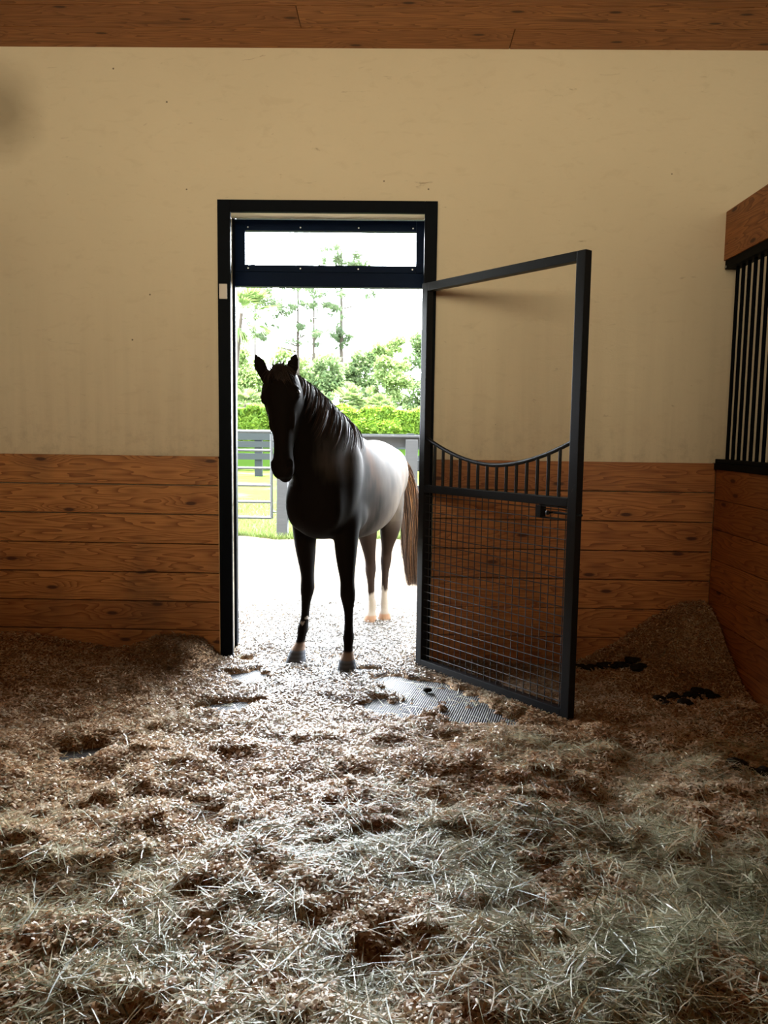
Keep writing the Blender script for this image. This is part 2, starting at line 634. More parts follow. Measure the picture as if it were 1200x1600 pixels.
# clear pane
t = NT('window_glass')
gl = t.n('ShaderNodeBsdfGlossy')
gl.inputs['Roughness'].default_value = 0.02
tr = t.n('ShaderNodeBsdfTransparent')
tr.inputs[0].default_value = (0.96, 0.985, 0.98, 1)
ms = t.n('ShaderNodeMixShader')
ms.inputs[0].default_value = 0.05
t.l(tr.outputs[0], ms.inputs[1])
t.l(gl.outputs[0], ms.inputs[2])
t.l(ms.outputs[0], t.out.inputs[0])
M['glass'] = t.m
# coat
t = NT('horse_coat')
ca = t.attr('col').outputs['Color']
hr = t.noise(t.coord((60, 60, 9)), 2.0, 4, 0.7)
c = t.mix(t.math('MULTIPLY', hr, 0.35), ca, t.mix(0.55, ca, (0.0, 0.0, 0.0)))
t.set(c, t.math('ADD', 0.62, t.math('MULTIPLY', hr, 0.15)), 0.03)
t.b.inputs['Sheen Weight'].default_value = 0.0
t.b.inputs['Sheen Roughness'].default_value = 0.4
t.b.inputs['Sheen Tint'].default_value = (0.8, 0.6, 0.45, 1)
t.bump(hr, 0.12, 0.003)
M['coat'] = t.m
t = NT('dark_horsehair')
a = t.attr('rnd').outputs['Fac']
c = t.ramp(a, [(0.0, (0.010, 0.007, 0.006)), (0.6, (0.028, 0.016, 0.012)), (1.0, (0.10, 0.045, 0.022))])
t.set(c, 0.6, 0.2)
M['mane'] = t.m
t = NT('brown_tail_hair')
a = t.attr('rnd').outputs['Fac']
c = t.ramp(a, [(0.0, (0.016, 0.010, 0.008)), (0.5, (0.06, 0.03, 0.018)), (1.0, (0.36, 0.17, 0.06))])
t.set(c, 0.6, 0.2)
M['tail'] = t.m
M['eye'] = mat_plain('eye', (0.006, 0.004, 0.003), 0.25, 0.4)

# ------------------------------------------------------------------ the building
WX0, WX1 = -2.80, 1.951          # stall sides
DX0, DX1, DZ = -1.075, 0.185, 2.80   # wall opening
ZC = 3.715
WT = 0.24

b = MB()
b.box(-6.5, DX0, 0, WT, -0.1, 4.4)
b.box(DX1, 6.5, 0, WT, -0.1, 4.4)
b.box(DX0, DX1, 0, WT, DZ, 4.4)
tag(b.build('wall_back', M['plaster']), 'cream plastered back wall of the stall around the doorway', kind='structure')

# wainscot planks on the back wall: boards kept in one mesh per run


def planks(name, mat, x0, x1, ztop, pitch, n, axis, face, thick=0.035, seed=0, label=None):
    r = random.Random(seed)
    b = MB()
    z = ztop
    for i in range(n):
        g = 0.0030 + r.random()*0.003
        a = r.random()*9.0
        d = r.random()*0.003
        z0 = z - pitch
        if axis == 'x':
            b.box(x0, x1, face + d, face + thick, z0 + g, z - g*0.5, a, bev=0.004)
        else:
            b.box(face + d, face + thick, x0, x1, z0 + g, z - g*0.5, a, bev=0.004)
        z = z0
    # dark backing behind the gaps
    o = b.build(name, mat)
    tag(o, label, kind='structure')
    return o


planks('trim_1', M['pine_left'], WX0, -1.112, 1.300, 0.184, 8, 'x', -0.036, seed=5,
       label='horizontal pine wainscot boards left of the doorway')
planks('trim_2', M['pine_right'], 0.222, WX1, 1.300, 0.184, 8, 'x', -0.036, seed=11,
       label='horizontal pine wainscot boards right of the doorway')
# end grain strip of the left wainscot beside the door frame
b = MB()
b.box(-1.1125, -1.1085, -0.0375, -0.001, 0, 1.285, 0.3)
tag(b.build('trim_3', mat_plain('pale_board_end', (0.62, 0.40, 0.18), 0.7)), 'pale cut ends of the boards at the door frame', kind='structure')

# right partition: pine boards, sill channel, bars, beam
b = MB()
r_ = random.Random(3)
z = 1.262
for i in range(8):
    b.box(WX1 + r_.random()*0.002, WX1 + 0.045, -5.2, -0.037, z-0.184+0.0022, z-0.001, r_.random()*9, bev=0.004)
    z -= 0.184
tag(b.build('wall_right', M['pine_side']), 'pine board partition on the right of the stall', kind='structure')
b = MB()
b.box(WX0-0.05, WX0, -5.2, 0, -0.3, 1.30)
tag(b.build('wall_left', M['pine_side']), 'pine board partition on the left of the stall', kind='structure')
b = MB()
b.box(-6.5, 6.5, -8.0, -7.9, -0.1, 4.4)
tag(b.build('wall_front', M['pine_side']), 'far wall of the barn aisle', kind='structure')
b = MB()
b.box(-6.6, -6.5, -8.0, 0.2, -0.1, 4.4)
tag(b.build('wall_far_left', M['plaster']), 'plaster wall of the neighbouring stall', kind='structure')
b = MB()
b.box(6.5, 6.6, -8.0, 0.2, -0.1, 4.4)
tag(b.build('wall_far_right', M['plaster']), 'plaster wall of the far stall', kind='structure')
b = MB()
b.box(WX1-0.009, WX1+0.10, -5.2, 0.0, 2.513, 2.800, 4.2, bev=0.006)
tag(b.build('trim_4', M['pine_side']), 'heavy pine beam along the top of the barred partition', kind='structure')
b = MB()
b.box(WX0-0.10, WX0, -5.2, 0.0, 2.513, 2.800, 2.2)
tag(b.build('trim_5', M['pine_side']), 'pine beam over the left partition', kind='structure')

gr = empty('partition_grille', (WX1+0.04, -0.3, 1.262),
           'black steel bar grille set between the pine partition and its beam', 'grille')
b = MB()
b.box(WX1-0.012, WX1+0.085, -4.9, -0.004, 1.262, 1.300, bev=0.003)
b.box(WX1+0.005, WX1+0.070, -4.9, -0.004, 1.300, 1.325, bev=0.003)
b.build('sill_channel', M['black_metal'], gr)
b = MB()
b.box(WX1+0.000, WX1+0.080, -4.9, -0.004, 2.462, 2.513, bev=0.003)
b.build('top_channel', M['black_metal'], gr)
b = MB()
b.tube([(WX1+0.0, -0.02, 2.475), (WX1-0.004, -0.02, 2.475)], 0.008)
b.build('screw', M['screw'], gr)
b = MB()
b.tube([(0, 0, 1.32), (0, 0, 2.47)], 0.0105, 10)
bar0 = b.build('bar', M['black_metal'], gr, smooth=True)
bar0.matrix_parent_inverse = Matrix.Identity(4)
bar0.location = Vector((WX1+0.04, -0.095, 0)) - gr.location
for k in range(1, 30):
    c_ = bar0.copy()
    SC.collection.objects.link(c_)
    c_.parent = gr
    c_.location = Vector((WX1+0.04, -0.095-0.078*k, 0)) - gr.location

# ceiling boards
b = MB()
r_ = random.Random(8)
y = 0.0
k = 0
joints = {0: 0.62, 1: -0.58, 2: 1.9}
while y > -8:
    d = 0.232 if k else 0.235
    j = joints.get(k, r_.uniform(-2, 2))
    b.box(-6.5, j-0.002, y-d+0.003, y, ZC, ZC+0.03, r_.random()*9, bev=0.003)
    b.box(j+0.002, 6.5, y-d+0.003, y, ZC, ZC+0.03, r_.random()*9, bev=0.003)
    y -= d
    k += 1
tag(b.build('ceiling', M['pine_ceiling']), 'pine tongue and groove ceiling boards', kind='structure')
b = MB()
b.box(-6.6, 6.6, -8.1, 0.24, ZC+0.04, ZC+0.15)
tag(b.build('ceiling_deck', M['pine_ceiling']), 'roof deck above the ceiling boards', kind='structure')
b = MB()
b.box(-9, 9, 0.24, 1.60, 3.14, 3.26)
b.box(-9, 9, 0.24, 0.30, 3.26, 4.5)
tag(b.build('roof_overhang', M['fence_dark']), 'roof overhang outside above the doorway', kind='structure')

# door frame: inner trim on the wall face
b = MB()
b.box(-1.108, -1.030, -0.030, 0.0, -0.02, 2.839, bev=0.003)
b.box(0.140, 0.217, -0.030, 0.0, -0.02, 2.839, bev=0.003)
b.box(-1.030, 0.140, -0.030, 0.0, 2.768, 2.839, bev=0.003)
b.box(-1.075, -1.045, 0.0, 0.05, -0.02, 2.785, bev=0.002)
b.box(0.155, 0.185, 0.0, 0.05, -0.02, 2.785, bev=0.002)
dr = b.build('door_1', M['black_metal'])
tag(dr, 'black metal frame of the doorway to the yard', kind='structure')
b = MB()
b.box(-1.110, -1.058, 0.245, 0.30, -0.05, 2.84, bev=0.003)
b.box(0.168, 0.22, 0.245, 0.30, -0.05, 2.84, bev=0.003)
tag(b.build('trim_6', M['black_metal']), 'black outer jambs of the doorway', kind='structure')

# transom window
tw = tag(bpy.data.objects.new('window_1', None), 'dark blue framed transom light above the doorway', kind='structure')
SC.collection.objects.link(tw)
tw.location = (-0.445, 0.27, 2.38)
t = NT('blue_black_frame')
t.set((0.0022, 0.0075, 0.024), 0.45, 0.03)
M['blue_frame'] = t.m
b = MB()
b.box(-1.058, -0.994, 0.245, 0.295, 2.472, 2.795, bev=0.003)
b.box(0.096, 0.168, 0.245, 0.295, 2.472, 2.795, bev=0.003)
b.box(-0.994, 0.096, 0.245, 0.295, 2.728, 2.795, bev=0.003)
b.box(-0.994, 0.096, 0.245, 0.295, 2.472, 2.516, bev=0.003)
b.box(-1.058, 0.168, 0.240, 0.300, 2.380, 2.470, bev=0.003)
b.build('window_frame', M['blue_frame'], tw)
b = MB()
b.box(-0.996, 0.098, 0.268, 0.274, 2.512, 2.730)
b.build('pane', M['glass'], tw)
for sx_ in (-0.975, -0.64, -0.27, 0.075):
    for sz_ in (2.748, 2.494):
        b = MB()
        b.tube([(sx_, 0.2465, sz_), (sx_, 0.2435, sz_)], 0.005, 8)
        b.build('screw', M['screw'], tw)

b = MB()
b.box(-1.097, -1.049, -0.044, -0.030, 2.252, 2.342, bev=0.004)
sp = b.build('strike_block', M['white_plastic'])
tag(sp, 'small white block fixed on the black door frame, upper left side', 'door catch')

# ------------------------------------------------------------------ floor
b = MB()
b.box(-6.5, 6.5, -8, 0.3, -0.12, -0.045)
tag(b.build('floor', M['floor']), 'black rubber stall floor under the bedding', kind='structure')

# --- bedding height field
PATCH = [  # x, y, rx, ry, angle: bare spots over the rubber mat
    (0.20, -0.62, 0.42, 0.20, -0.75), (0.42, -0.94, 0.25, 0.21, -0.5), (0.02, -0.84, 0.25, 0.17, 0.0), (0.10, -0.42, 0.22, 0.10, -0.3),
    (0.36, -1.40, 0.07, 0.05, 0.0), (-0.86, -0.36, 0.13, 0.14, 0.4), (-0.18, -0.20, 0.13, 0.06, 0.1),
    (-0.90, -0.90, 0.22, 0.12, 0.6), (-1.40, -1.52, 0.12, 0.09, 0.0), (-0.62, -0.06, 0.10, 0.05, 0.0), (-0.95, -0.02, 0.06, 0.10, 0.0),
]
BPATCH = []




def ellf(x, y, e, nseed=31):
    px, py, rx, ry, an = e
    dx, dy = x-px, y-py
    c, s = math.cos(an), math.sin(an)
    u = (dx*c + dy*s)/rx
    v = (-dx*s + dy*c)/ry
    d = np.sqrt(u*u+v*v) + vnoise(x, y, nseed, 0.055)*0.30 + vnoise(x, y, nseed+5, 0.02)*0.14
    return 1 - sstep(0.70, 1.18, d)


def bed_h(x, y):
    x = np.asarray(x, float)
    y = np.asarray(y, float)
    h = 0.028 + 0.018*vnoise(x, y, 1, 0.55) + 0.016*vnoise(x, y, 2, 0.23) + 0.010*vnoise(x, y, 3, 0.10)
    rough = sstep(-0.3, -2.1, y)
    h += rough*(0.030*vnoise(x, y, 4, 0.30) + 0.016*vnoise(x, y, 6, 0.13) + 0.008*vnoise(x, y, 5, 0.055))
    # little steep edged clods
    cl = vnoise(x, y, 8, 0.17) + 0.5*vnoise(x, y, 9, 0.07)
    h += rough*0.026*sstep(0.05, 0.30, cl)
    h += sstep(-1.0, -2.6, y)*0.02
    # flatter, thinner around the doorway
    dd = np.exp(-((x+0.30)**2/0.9 + (y+0.10)**2/0.45))
    h = h*(1-0.55*dd)
    # bank against the left wainscot
    top = 0.075 + 0.035*np.sin((x+1.25)*5.2+1.4)+0.015*vnoise(x, y, 12, 0.2)
    wl = sstep(-1.08, -1.24, x)
    h += wl*top*sstep(-0.62, -0.05, y)
    h += 0.055*np.exp(-((x+1.42)**2/0.06 + (y+0.20)**2/0.05))
    h += 0.05*np.exp(-((x+2.3)**2/0.10 + (y+0.35)**2/0.03))
    h += 0.035*np.exp(-((x+1.9)**2/0.25 + (y+0.55)**2/0.02))
    # heap in the right corner
    hx = 1.93 - x
    hy = -y
    r = np.sqrt((hx*1.0)**2 + (hy*1.15)**2) + 0.05*vnoise(x, y, 13, 0.3)
    h += 0.42*(1 - sstep(0.0, 0.88, r)) * sstep(-0.05, 0.2, 1.0 - r*0.6)
    h += 0.03*np.exp(-((x-1.25)**2/0.10 + (y+0.55)**2/0.035))
    h += 0.07*np.exp(-((x-1.75)**2/0.05 + (y+1.05)**2/0.05))
    h += 0.035*np.exp(-((x-1.1)**2/0.1 + (y+1.25)**2/0.03))
    # swept low under the gate leaf
    gu = (x-0.130)*0.637 - (y+0.085)*0.771
    gw = (x-0.130)*0.771 + (y+0.085)*0.637
    gk = (1-sstep(0.05, 0.12, np.abs(gw-0.02)))*sstep(-0.08, 0.0, gu)*(1-sstep(1.2, 1.28, gu))
    h = h*(1-gk) + np.minimum(h, 0.010)*gk
    # bare spots
    for e in PATCH:
        k = ellf(x, y, e)
        h = h*(1-k) + k*(-0.006)
    for e in BPATCH:
        k = ellf(x, y, e, 41)
        h = h*(1-k) + k*(-0.060)
    # out in the yard it thins to the sand
    h = np.where(y > 0.3, 0.010 + 0.35*(h-0.010), h)
    h *= (1 - 0.9*sstep(1.3, 2.4, y))
    return h


def inside_bed(x, y, pad=0.0):
    a = (x > WX0+0.005) & (x < WX1-0.004) & (y < -0.038) & (y > -5.1)
    bb = (x > -1.055) & (x < 0.165) & (y >= -0.05) & (y < 0.32)
    c = (x > -3.0) & (x < 1.5) & (y >= 0.31) & (y < 2.2)
    return a | bb | c


st = 0.014
gx = np.arange(-3.0, 1.96+st, st)
gy = np.arange(-5.0, 2.2, st)
X, Y = np.meshgrid(gx, gy)
Z = bed_h(X, Y)
idx = np.arange(X.size).reshape(X.shape)
q = np.stack([idx[:-1, :-1], idx[:-1, 1:], idx[1:, 1:], idx[1:, :-1]], -1).reshape(-1, 4)
cx = (X[:-1, :-1]+st/2).ravel()
cy = (Y[:-1, :-1]+st/2).ravel()
q = q[inside_bed(cx, cy)]
used = np.unique(q)
remap = np.full(X.size, -1)
remap[used] = np.arange(len(used))
V = np.stack([X.ravel(), Y.ravel(), Z.ravel()], 1)[used]
tag(mk('bedding', V, remap[q], M['bed'], smooth=True), 'deep bed of tan wood shavings covering the stall floor', 'bedding', kind='stuff')

# --- rubber mat at the doorway
b = MB()
b.box(-1.56, 0.78, -1.70, -0.006, -0.03, 0.0, bev=0.004)
tag(b.build('rubber_mat', M['mat']), 'grey ribbed rubber mat showing through the shavings at the doorway', 'mat')

# --- yard
n_ = 0
gx = np.arange(-9, 6.01, 0.05)
gy = np.arange(0.30, 6.4, 0.05)
X, Y = np.meshgrid(gx, gy)
Z = -0.008 + 0.012*vnoise(X, Y, 21, 0.5)+0.010*vnoise(X, Y, 22, 0.18) - 0.012*sstep(2, 3, Y)
Z = np.where(Y < 0.36, -0.03, Z)
idx = np.arange(X.size).reshape(X.shape)
q = np.stack([idx[:-1, :-1], idx[:-1, 1:], idx[1:, 1:], idx[1:, :-1]], -1).reshape(-1, 4)
tag(mk('yard_ground', np.stack([X.ravel(), Y.ravel(), Z.ravel()], 1), q, M['sand'], smooth=True), 'pale sandy yard ground outside the doorway', kind='structure')
mk_ = mk('pasture_ground', np.array([(-120, 5.9, -0.03), (120, 5.9, -0.03), (120, 160, -0.03), (-120, 160, -0.03)]), np.array([[0, 1, 2, 3]]), M['pasture'])
tag(mk_, 'green pasture ground beyond the yard fence', kind='structure')

# --- wood shavings: bent chips


def rand_rot(n, tilt):
    """random local frames: a (long), b (wide), nrm"""
    th = RNG.uniform(0, 2*np.pi, n)
    tl = RNG.normal(0, tilt, n)
    tr_ = RNG.normal(0, tilt, n)
    a = np.stack([np.cos(th)*np.cos(tl), np.sin(th)*np.cos(tl), np.sin(tl)], 1)
    up = np.tile(np.array([0, 0, 1.0]), (n, 1))
    s = np.cross(up, a)
    s /= np.linalg.norm(s, axis=1)[:, None]+1e-9
    nn = np.cross(a, s)
    b_ = s*np.cos(tr_)[:, None] + nn*np.sin(tr_)[:, None]
    nn = np.cross(a, b_)
    return a, b_, nn


def chips(name, n, region, lenr, widr, tilt, dens=None, lift=0.012):
    pts = []
    tot = 0
    while tot < n:
        x = RNG.uniform(region[0], region[1], n)
        y = RNG.uniform(region[2], region[3], n)
        k = inside_bed(x, y) & (x > WX0+0.02) & (x < WX1-0.013)
        if dens is not None:
            k &= RNG.random(n) < dens(x, y)
        x, y = x[k], y[k]
        h = bed_h(x, y)
        k = (h > 0.004) | ((RNG.random(len(h)) < 0.010) & (h > -0.01))
        pts.append(np.stack([x[k], y[k], np.maximum(h[k], 0.0)], 1))
        tot += k.sum()
    P = np.concatenate(pts)[:n]
    P[:, 2] += RNG.uniform(0.0, 1.0, n)**2*lift + 0.002
    a, s, nn = rand_rot(n, tilt)
    L = RNG.uniform(lenr[0], lenr[1], n)[:, None]
    W = RNG.uniform(widr[0], widr[1], n)[:, None]
    bend = (RNG.uniform(-0.1, 0.55, n))[:, None]*L
    v = np.stack([P - a*L/2 - s*W/2, P - a*L/2 + s*W/2, P + nn*bend*0.5 + s*W/2, P + nn*bend*0.5 - s*W/2,
                  P + a*L/2 + s*W/2, P + a*L/2 - s*W/2], 1)
    v[:, :, 2] = np.maximum(v[:, :, 2], (P[:, 2]-0.006)[:, None])
    f = np.array([[0, 1, 2, 3], [3, 2, 4, 5]])
    F = (np.arange(n)*6)[:, None, None] + f[None]
    # colour follows patches of fresher and older shavings
    base = np.clip(0.52 + 0.28*vnoise(P[:, 0], P[:, 1], 51, 0.35) + 0.22*vnoise(P[:, 0], P[:, 1], 52, 0.09), 0, 1)
    # trampled and dirty by the door and outside, darkened further against the door light
    dirt_dim = sstep(-1.9, -0.1, P[:, 1])*np.exp(-((P[:, 0]+0.4)/1.2)**2) + 0.0
    rnd = np.clip(base + RNG.normal(0, 0.30, n) - 0.25*dirt_dim, 0, 1)
    dirt_dim = np.clip(dirt_dim*0.98 + 0.05*(P[:, 1] > 0.28) + RNG.normal(0, 0.06, n), 0, 0.95)
    return mk(name, v.reshape(-1, 3), F.reshape(-1, 4), M['shaving'], attrs={'rnd': np.repeat(rnd, 6), 'dirt_dim': np.repeat(dirt_dim, 6)})


o = chips('wood_shavings', 260000, (-2.8, 1.95, -3.6, 2.0), (0.008, 0.027), (0.004, 0.0105), 0.27,
          dens=lambda x, y: np.where(y > 0.3, 0.30*(1-sstep(1.0, 2.0, y)), 0.75 + 0.25*(y < -1.2)), lift=0.014)
tag(o, 'loose curled tan wood shavings strewn over the bed', 'shavings', kind='stuff')

# --- hay strands


def hay_density(x, y):
    n = vnoise(x, y, 61, 0.34)*0.6 + vnoise(x, y, 62, 0.13)*0.5
    near = sstep(-1.65, -2.75, y + 0.30*vnoise(x, y, 63, 0.5))
    right = sstep(0.15, 0.8, x)*sstep(-1.15, -1.5, y)*0.30
    near = near*(0.38 + 0.62*sstep(-0.75, -0.1, x + 0.3*vnoise(x, y, 64, 0.5)))
    d = near*np.clip(0.55 + 0.9*n + 0.35*sstep(0.0, 1.2, x), 0, 1) + right*np.clip(0.5+n, 0, 1)
    d += 0.22*np.exp(-((x+0.02)**2/0.03+(y+1.95)**2/0.02)) + 0.3*np.exp(-((x-0.75)**2/0.06+(y+1.45)**2/0.01))
    d += 0.008 + 0.03*sstep(-0.4, -1.4, y)
    return np.clip(d, 0, 1)


def hay(n):
    pts = []
    tot = 0
    while tot < n:
        x = RNG.uniform(-2.0, 1.92, n)
        y = RNG.uniform(-3.7, 0.3, n)
        k = inside_bed(x, y) & (RNG.random(n) < hay_density(x, y))
        pts.append(np.stack([x[k], y[k]], 1))
        tot += k.sum()
    P2 = np.concatenate(pts)[:n]
    d = hay_density(P2[:, 0], P2[:, 1])
    n = len(P2)
    S = 5
    L = RNG.uniform(0.04, 0.15, n) + (RNG.random(n) < 0.12)*RNG.uniform(0.03, 0.14, n)
    th = RNG.uniform(0, 2*np.pi, n)
    curv = RNG.normal(0, 0.28, n)
    tilt = RNG.normal(0.0, 0.13, n)
    z0 = bed_h(P2[:, 0], P2[:, 1]) + 0.004 + RNG.random(n)**1.3*(0.008 + 0.035*d)
    W = RNG.uniform(0.0009, 0.0021, n)
    ss = np.linspace(-0.5, 0.5, S)
    ang = th[:, None] + curv[:, None]*ss[None]
    dx = np.cos(ang)*L[:, None]/(S-1)
    dy = np.sin(ang)*L[:, None]/(S-1)
    px = np.cumsum(dx, 1)
    py = np.cumsum(dy, 1)
    px += P2[:, :1] - px.mean(1, keepdims=True)
    py += P2[:, 1:2] - py.mean(1, keepdims=True)
    pz = z0[:, None] + np.tan(tilt)[:, None]*ss[None]*L[:, None] - (ss**2)[None]*L[:, None]*RNG.uniform(-0.2, 0.5, n)[:, None]
    hh = bed_h(px, py)
    pz = np.maximum(pz, hh+0.003)
    px = np.clip(px, WX0+.02, WX1-.02)
    py = np.where(np.abs(px+0.44) < 0.55, py, np.minimum(py, -0.045))
    nx, ny = -np.sin(ang), np.cos(ang)
    wz = RNG.normal(0, 0.30, n)[:, None]
    C = np.stack([px, py, pz], -1)
    off = np.stack([nx, ny, np.broadcast_to(wz, nx.shape)], -1)
    off /= np.linalg.norm(off, axis=-1)[..., None]
    taper = np.array([0.6, 1, 1, 0.9, 0.35])[None, :, None]
    off = off*W[:, None, None]*taper
    v = np.concatenate([C-off, C+off], 1)     # n, 2S
    f = np.array([[i, i+1, S+i+1, S+i] for i in range(S-1)])
    F = (np.arange(n)*2*S)[:, None, None] + f[None]
    rnd = np.clip(0.55 + 0.25*vnoise(P2[:, 0], P2[:, 1], 71, 0.3) + RNG.normal(0, 0.33, n), 0, 1)
    return mk('hay', v.reshape(-1, 3), F.reshape(-1, 4), M['hay'], attrs={'rnd': np.repeat(rnd, 2*S)})


tag(hay(52000), 'scattered grey green hay lying on the shavings, thickest in the foreground', 'hay', kind='stuff')

# --- manure


def lump(name, x, y, z, r, seed, label, parent=None, group=None):
    bm = bmesh.new()
    bmesh.ops.create_icosphere(bm, subdivisions=3, radius=1)
    co_ = np.array([v.co[:] for v in bm.verts])
    rr = 1 + 0.16*vnoise(co_[:, 0]+seed, co_[:, 1]+co_[:, 2], seed, 0.5) + 0.08*vnoise(co_[:, 1]+seed, co_[:, 2]-co_[:, 0], seed+1, 0.2)
    co_ = co_*rr[:, None]*np.array([1.25, 1.0, 0.62])*r
    for v, c__ in zip(bm.verts, co_):
        v.co = Vector(c__)
    me = bpy.data.meshes.new(name)
    bm.to_mesh(me)
    bm.free()
    me.polygons.foreach_set('use_smooth', np.ones(len(me.polygons), dtype=bool))
    me.materials.append(M['manure'])
    o = bpy.data.objects.new(name, me)
    SC.collection.objects.link(o)
    o.location = (x, y, z + r*0.68)
    tag(o, label, 'manure', group)
    return o


lump('manure_ball', 0.188, -0.566, 0.0, 0.020, 4, 'small dark manure ball on the bare rubber mat')
lr = random.Random(77)
for (n_l, ax_, ay_, bx_, by_, sp_l, lb, gp) in (
        (13, 1.12, -0.10, 1.44, -0.44, 0.020, 'black lump standing in for bare floor in the streak beside the open gate, below the back wall', 'black lumps below the back wall'),  # lumps added to show a dark streak of bare floor
        (14, 1.43, -0.78, 1.74, -0.62, 0.040, 'black manure lump at the foot of the right corner heap', 'manure lumps below the corner heap'),
        (14, 1.42, -1.60, 1.80, -1.74, 0.048, 'black manure lump beside the right partition, nearer the camera', 'manure lumps by the right partition')):
    for i in range(n_l):
        k_ = (i+0.5)/n_l
        x = ax_+(bx_-ax_)*k_ + lr.gauss(0, sp_l*0.5)
        y = ay_+(by_-ay_)*k_ + lr.gauss(0, sp_l)
        r_l = lr.uniform(0.022, 0.036)
        lump('manure_or_streak_lump', x, y, float(bed_h(np.array([x]), np.array([y]))[0])-0.012, r_l, 20+i, lb, group=gp)

# ------------------------------------------------------------------ the stall gate
GA = Vector((0.130, -0.085, 0.012))
g_ = Vector((0.637, -0.771, 0)).normalized()
gn = Vector((0.771, 0.637, 0)).normalized()     # away from the camera
GM = Matrix(((g_.x, gn.x, 0, GA.x), (g_.y, gn.y, 0, GA.y), (0, 0, 1, GA.z), (0, 0, 0, 1)))
GW, GH = 1.187, 2.335
gate = empty('stall_gate', tuple(GA), 'tall black steel stall gate swung open, wire mesh below a curved rail', 'gate')
T = 0.048
b = MB()
b.box(0, T, 0, T, 0, GH, mat=GM, bev=0.004)
b.box(GW-T*1.15, GW, 0, T, 0, GH, mat=GM, bev=0.004)
b.box(T, GW-T*1.15, 0, T, GH-T, GH, mat=GM, bev=0.004)
b.box(T, GW-T*1.15, 0, T, 0, T, mat=GM, bev=0.004)
b.box(T, GW-T*1.15, 0, T, 1.088, 1.134, mat=GM, bev=0.004)
b.build('gate_frame', M['gate_paint'], gate)


def yoke(u):
    k = (u-0.59)/0.55
    return 1.276 + 0.142*abs(k)**1.85


b = MB()
us = np.linspace(T-0.005, GW-T, 33)
b.tube([(u, T*0.5, yoke(u)) for u in us], 0.0115, 12, mat=GM)
b.build('yoke_rail', M['gate_paint'], gate, smooth=True)
for k in range(14):
    u = T + (GW-2.15*T)*(k+1)/15 - 0.003
    b = MB()
    b.tube([(u, T*0.5, 1.13), (u, T*0.5, yoke(u)-0.006)], 0.0092, 10, mat=GM)
    b.build('bar', M['gate_paint'], gate, smooth=True)
b = MB()
for k in range(21):
    z_ = T + 0.030 + k*0.0495
    b.tube([(T-0.004, T*0.40, z_), (GW-T*1.1, T*0.40, z_)], 0.0027, 6, mat=GM)
for k in range(22):
    u = T + 0.030 + k*0.0490
    b.tube([(u, T*0.40+0.0052, T-0.004), (u, T*0.40+0.0052, 1.092)], 0.0027, 6, mat=GM)
b.build('mesh_panel', M['wire'], gate, smooth=True)
b = MB()
b.box(0.93, 0.965, -0.004, 0.040, 1.020, 1.085, mat=GM, bev=0.003)
b.box(0.965, GW-T, 0.000, 0.030, 1.020, 1.026, mat=GM, bev=0.001)
b.box(0.965, GW-T, 0.000, 0.030, 1.079, 1.085, mat=GM, bev=0.001)
lt = b.build('latch', M['gate_paint'], gate)
b = MB()
b.tube([(1.035, 0.010, 1.053), (GW+0.03, 0.010, 1.053)], 0.0065, 10, mat=GM)
b.tube([(1.035, 0.012, 1.053), (1.035, -0.022, 1.053)], [0.006, 0.006], 10, mat=GM)
b.tube([(1.035, -0.020, 1.053), (1.035, -0.026, 1.053), (1.035, -0.036, 1.053), (1.035, -0.040, 1.053)], [0.006, 0.012, 0.012, 0.006], 12, mat=GM)
o = b.build('latch_bolt', M['gate_paint'], None, smooth=True)
o.parent = lt
o.matrix_parent_inverse = (Matrix.Translation(gate.location) @ lt.matrix_parent_inverse).inverted()
for z_ in (0.38, 1.95):
    b = MB()
    b.tube([(0.006, T+0.012, z_), (0.006, T+0.012, z_+0.10)], 0.011, 10, mat=GM)
    b.box(0.002, 0.04, T-0.001, T+0.006, z_+0.01, z_+0.09, mat=GM)
    b.build('hinge', M['gate_paint'], gate)

# ------------------------------------------------------------------ the horse
HO = np.array([-0.445, -0.10, 0.0])
TH = math.radians(15)
HB = np.array([math.sin(TH), math.cos(TH), 0.0])
HL = np.array([math.cos(TH), -math.sin(TH), 0.0])
ZU = np.array([0, 0, 1.0])


def H(s, t, z):
    return HO + s*HB + t*HL + z*ZU


hv, hf = [], []
hn = 0


def loft(rings, closed_ends=True):
    """rings: list of (N,3) arrays"""
    global hn
    N = len(rings[0])
    v = np.concatenate(rings)
    k = len(rings)
    c0, c1 = rings[0].mean(0), rings[-1].mean(0)
    v = np.concatenate([v, [c0], [c1]])
    f = []
    for i in range(k-1):
        for j in range(N):
            f.append((i*N+j, i*N+(j+1) % N, (i+1)*N+(j+1) % N, (i+1)*N+j))
    for j in range(N):
        f.append((k*N, (j+1) % N, j))
        f.append((k*N+1, (k-1)*N+j, (k-1)*N+(j+1) % N))
    hv.append(v)
    hf.extend([tuple(x+hn for x in q_) for q_ in f])
    hn += len(v)


PH = np.linspace(0, 2*np.pi, 40, endpoint=False)


def spl(keys, n):
    """Catmull-Rom through rows of keys"""
    K = np.array(keys, float)
    out = []
    m_ = len(K)
    for i in range(m_-1):
        p0, p1, p2, p3 = K[max(i-1, 0)], K[i], K[i+1], K[min(i+2, m_-1)]
        for t_ in np.linspace(0, 1, n, endpoint=False):
            out.append(0.5*((2*p1) + (-p0+p2)*t_ + (2*p0-5*p1+4*p2-p3)*t_*t_ + (-p0+3*p1-3*p2+p3)*t_**3))
    out.append(K[-1])
    return np.array(out)


def sgnpow(a_, e):
    return np.sign(a_)*np.abs(a_)**e


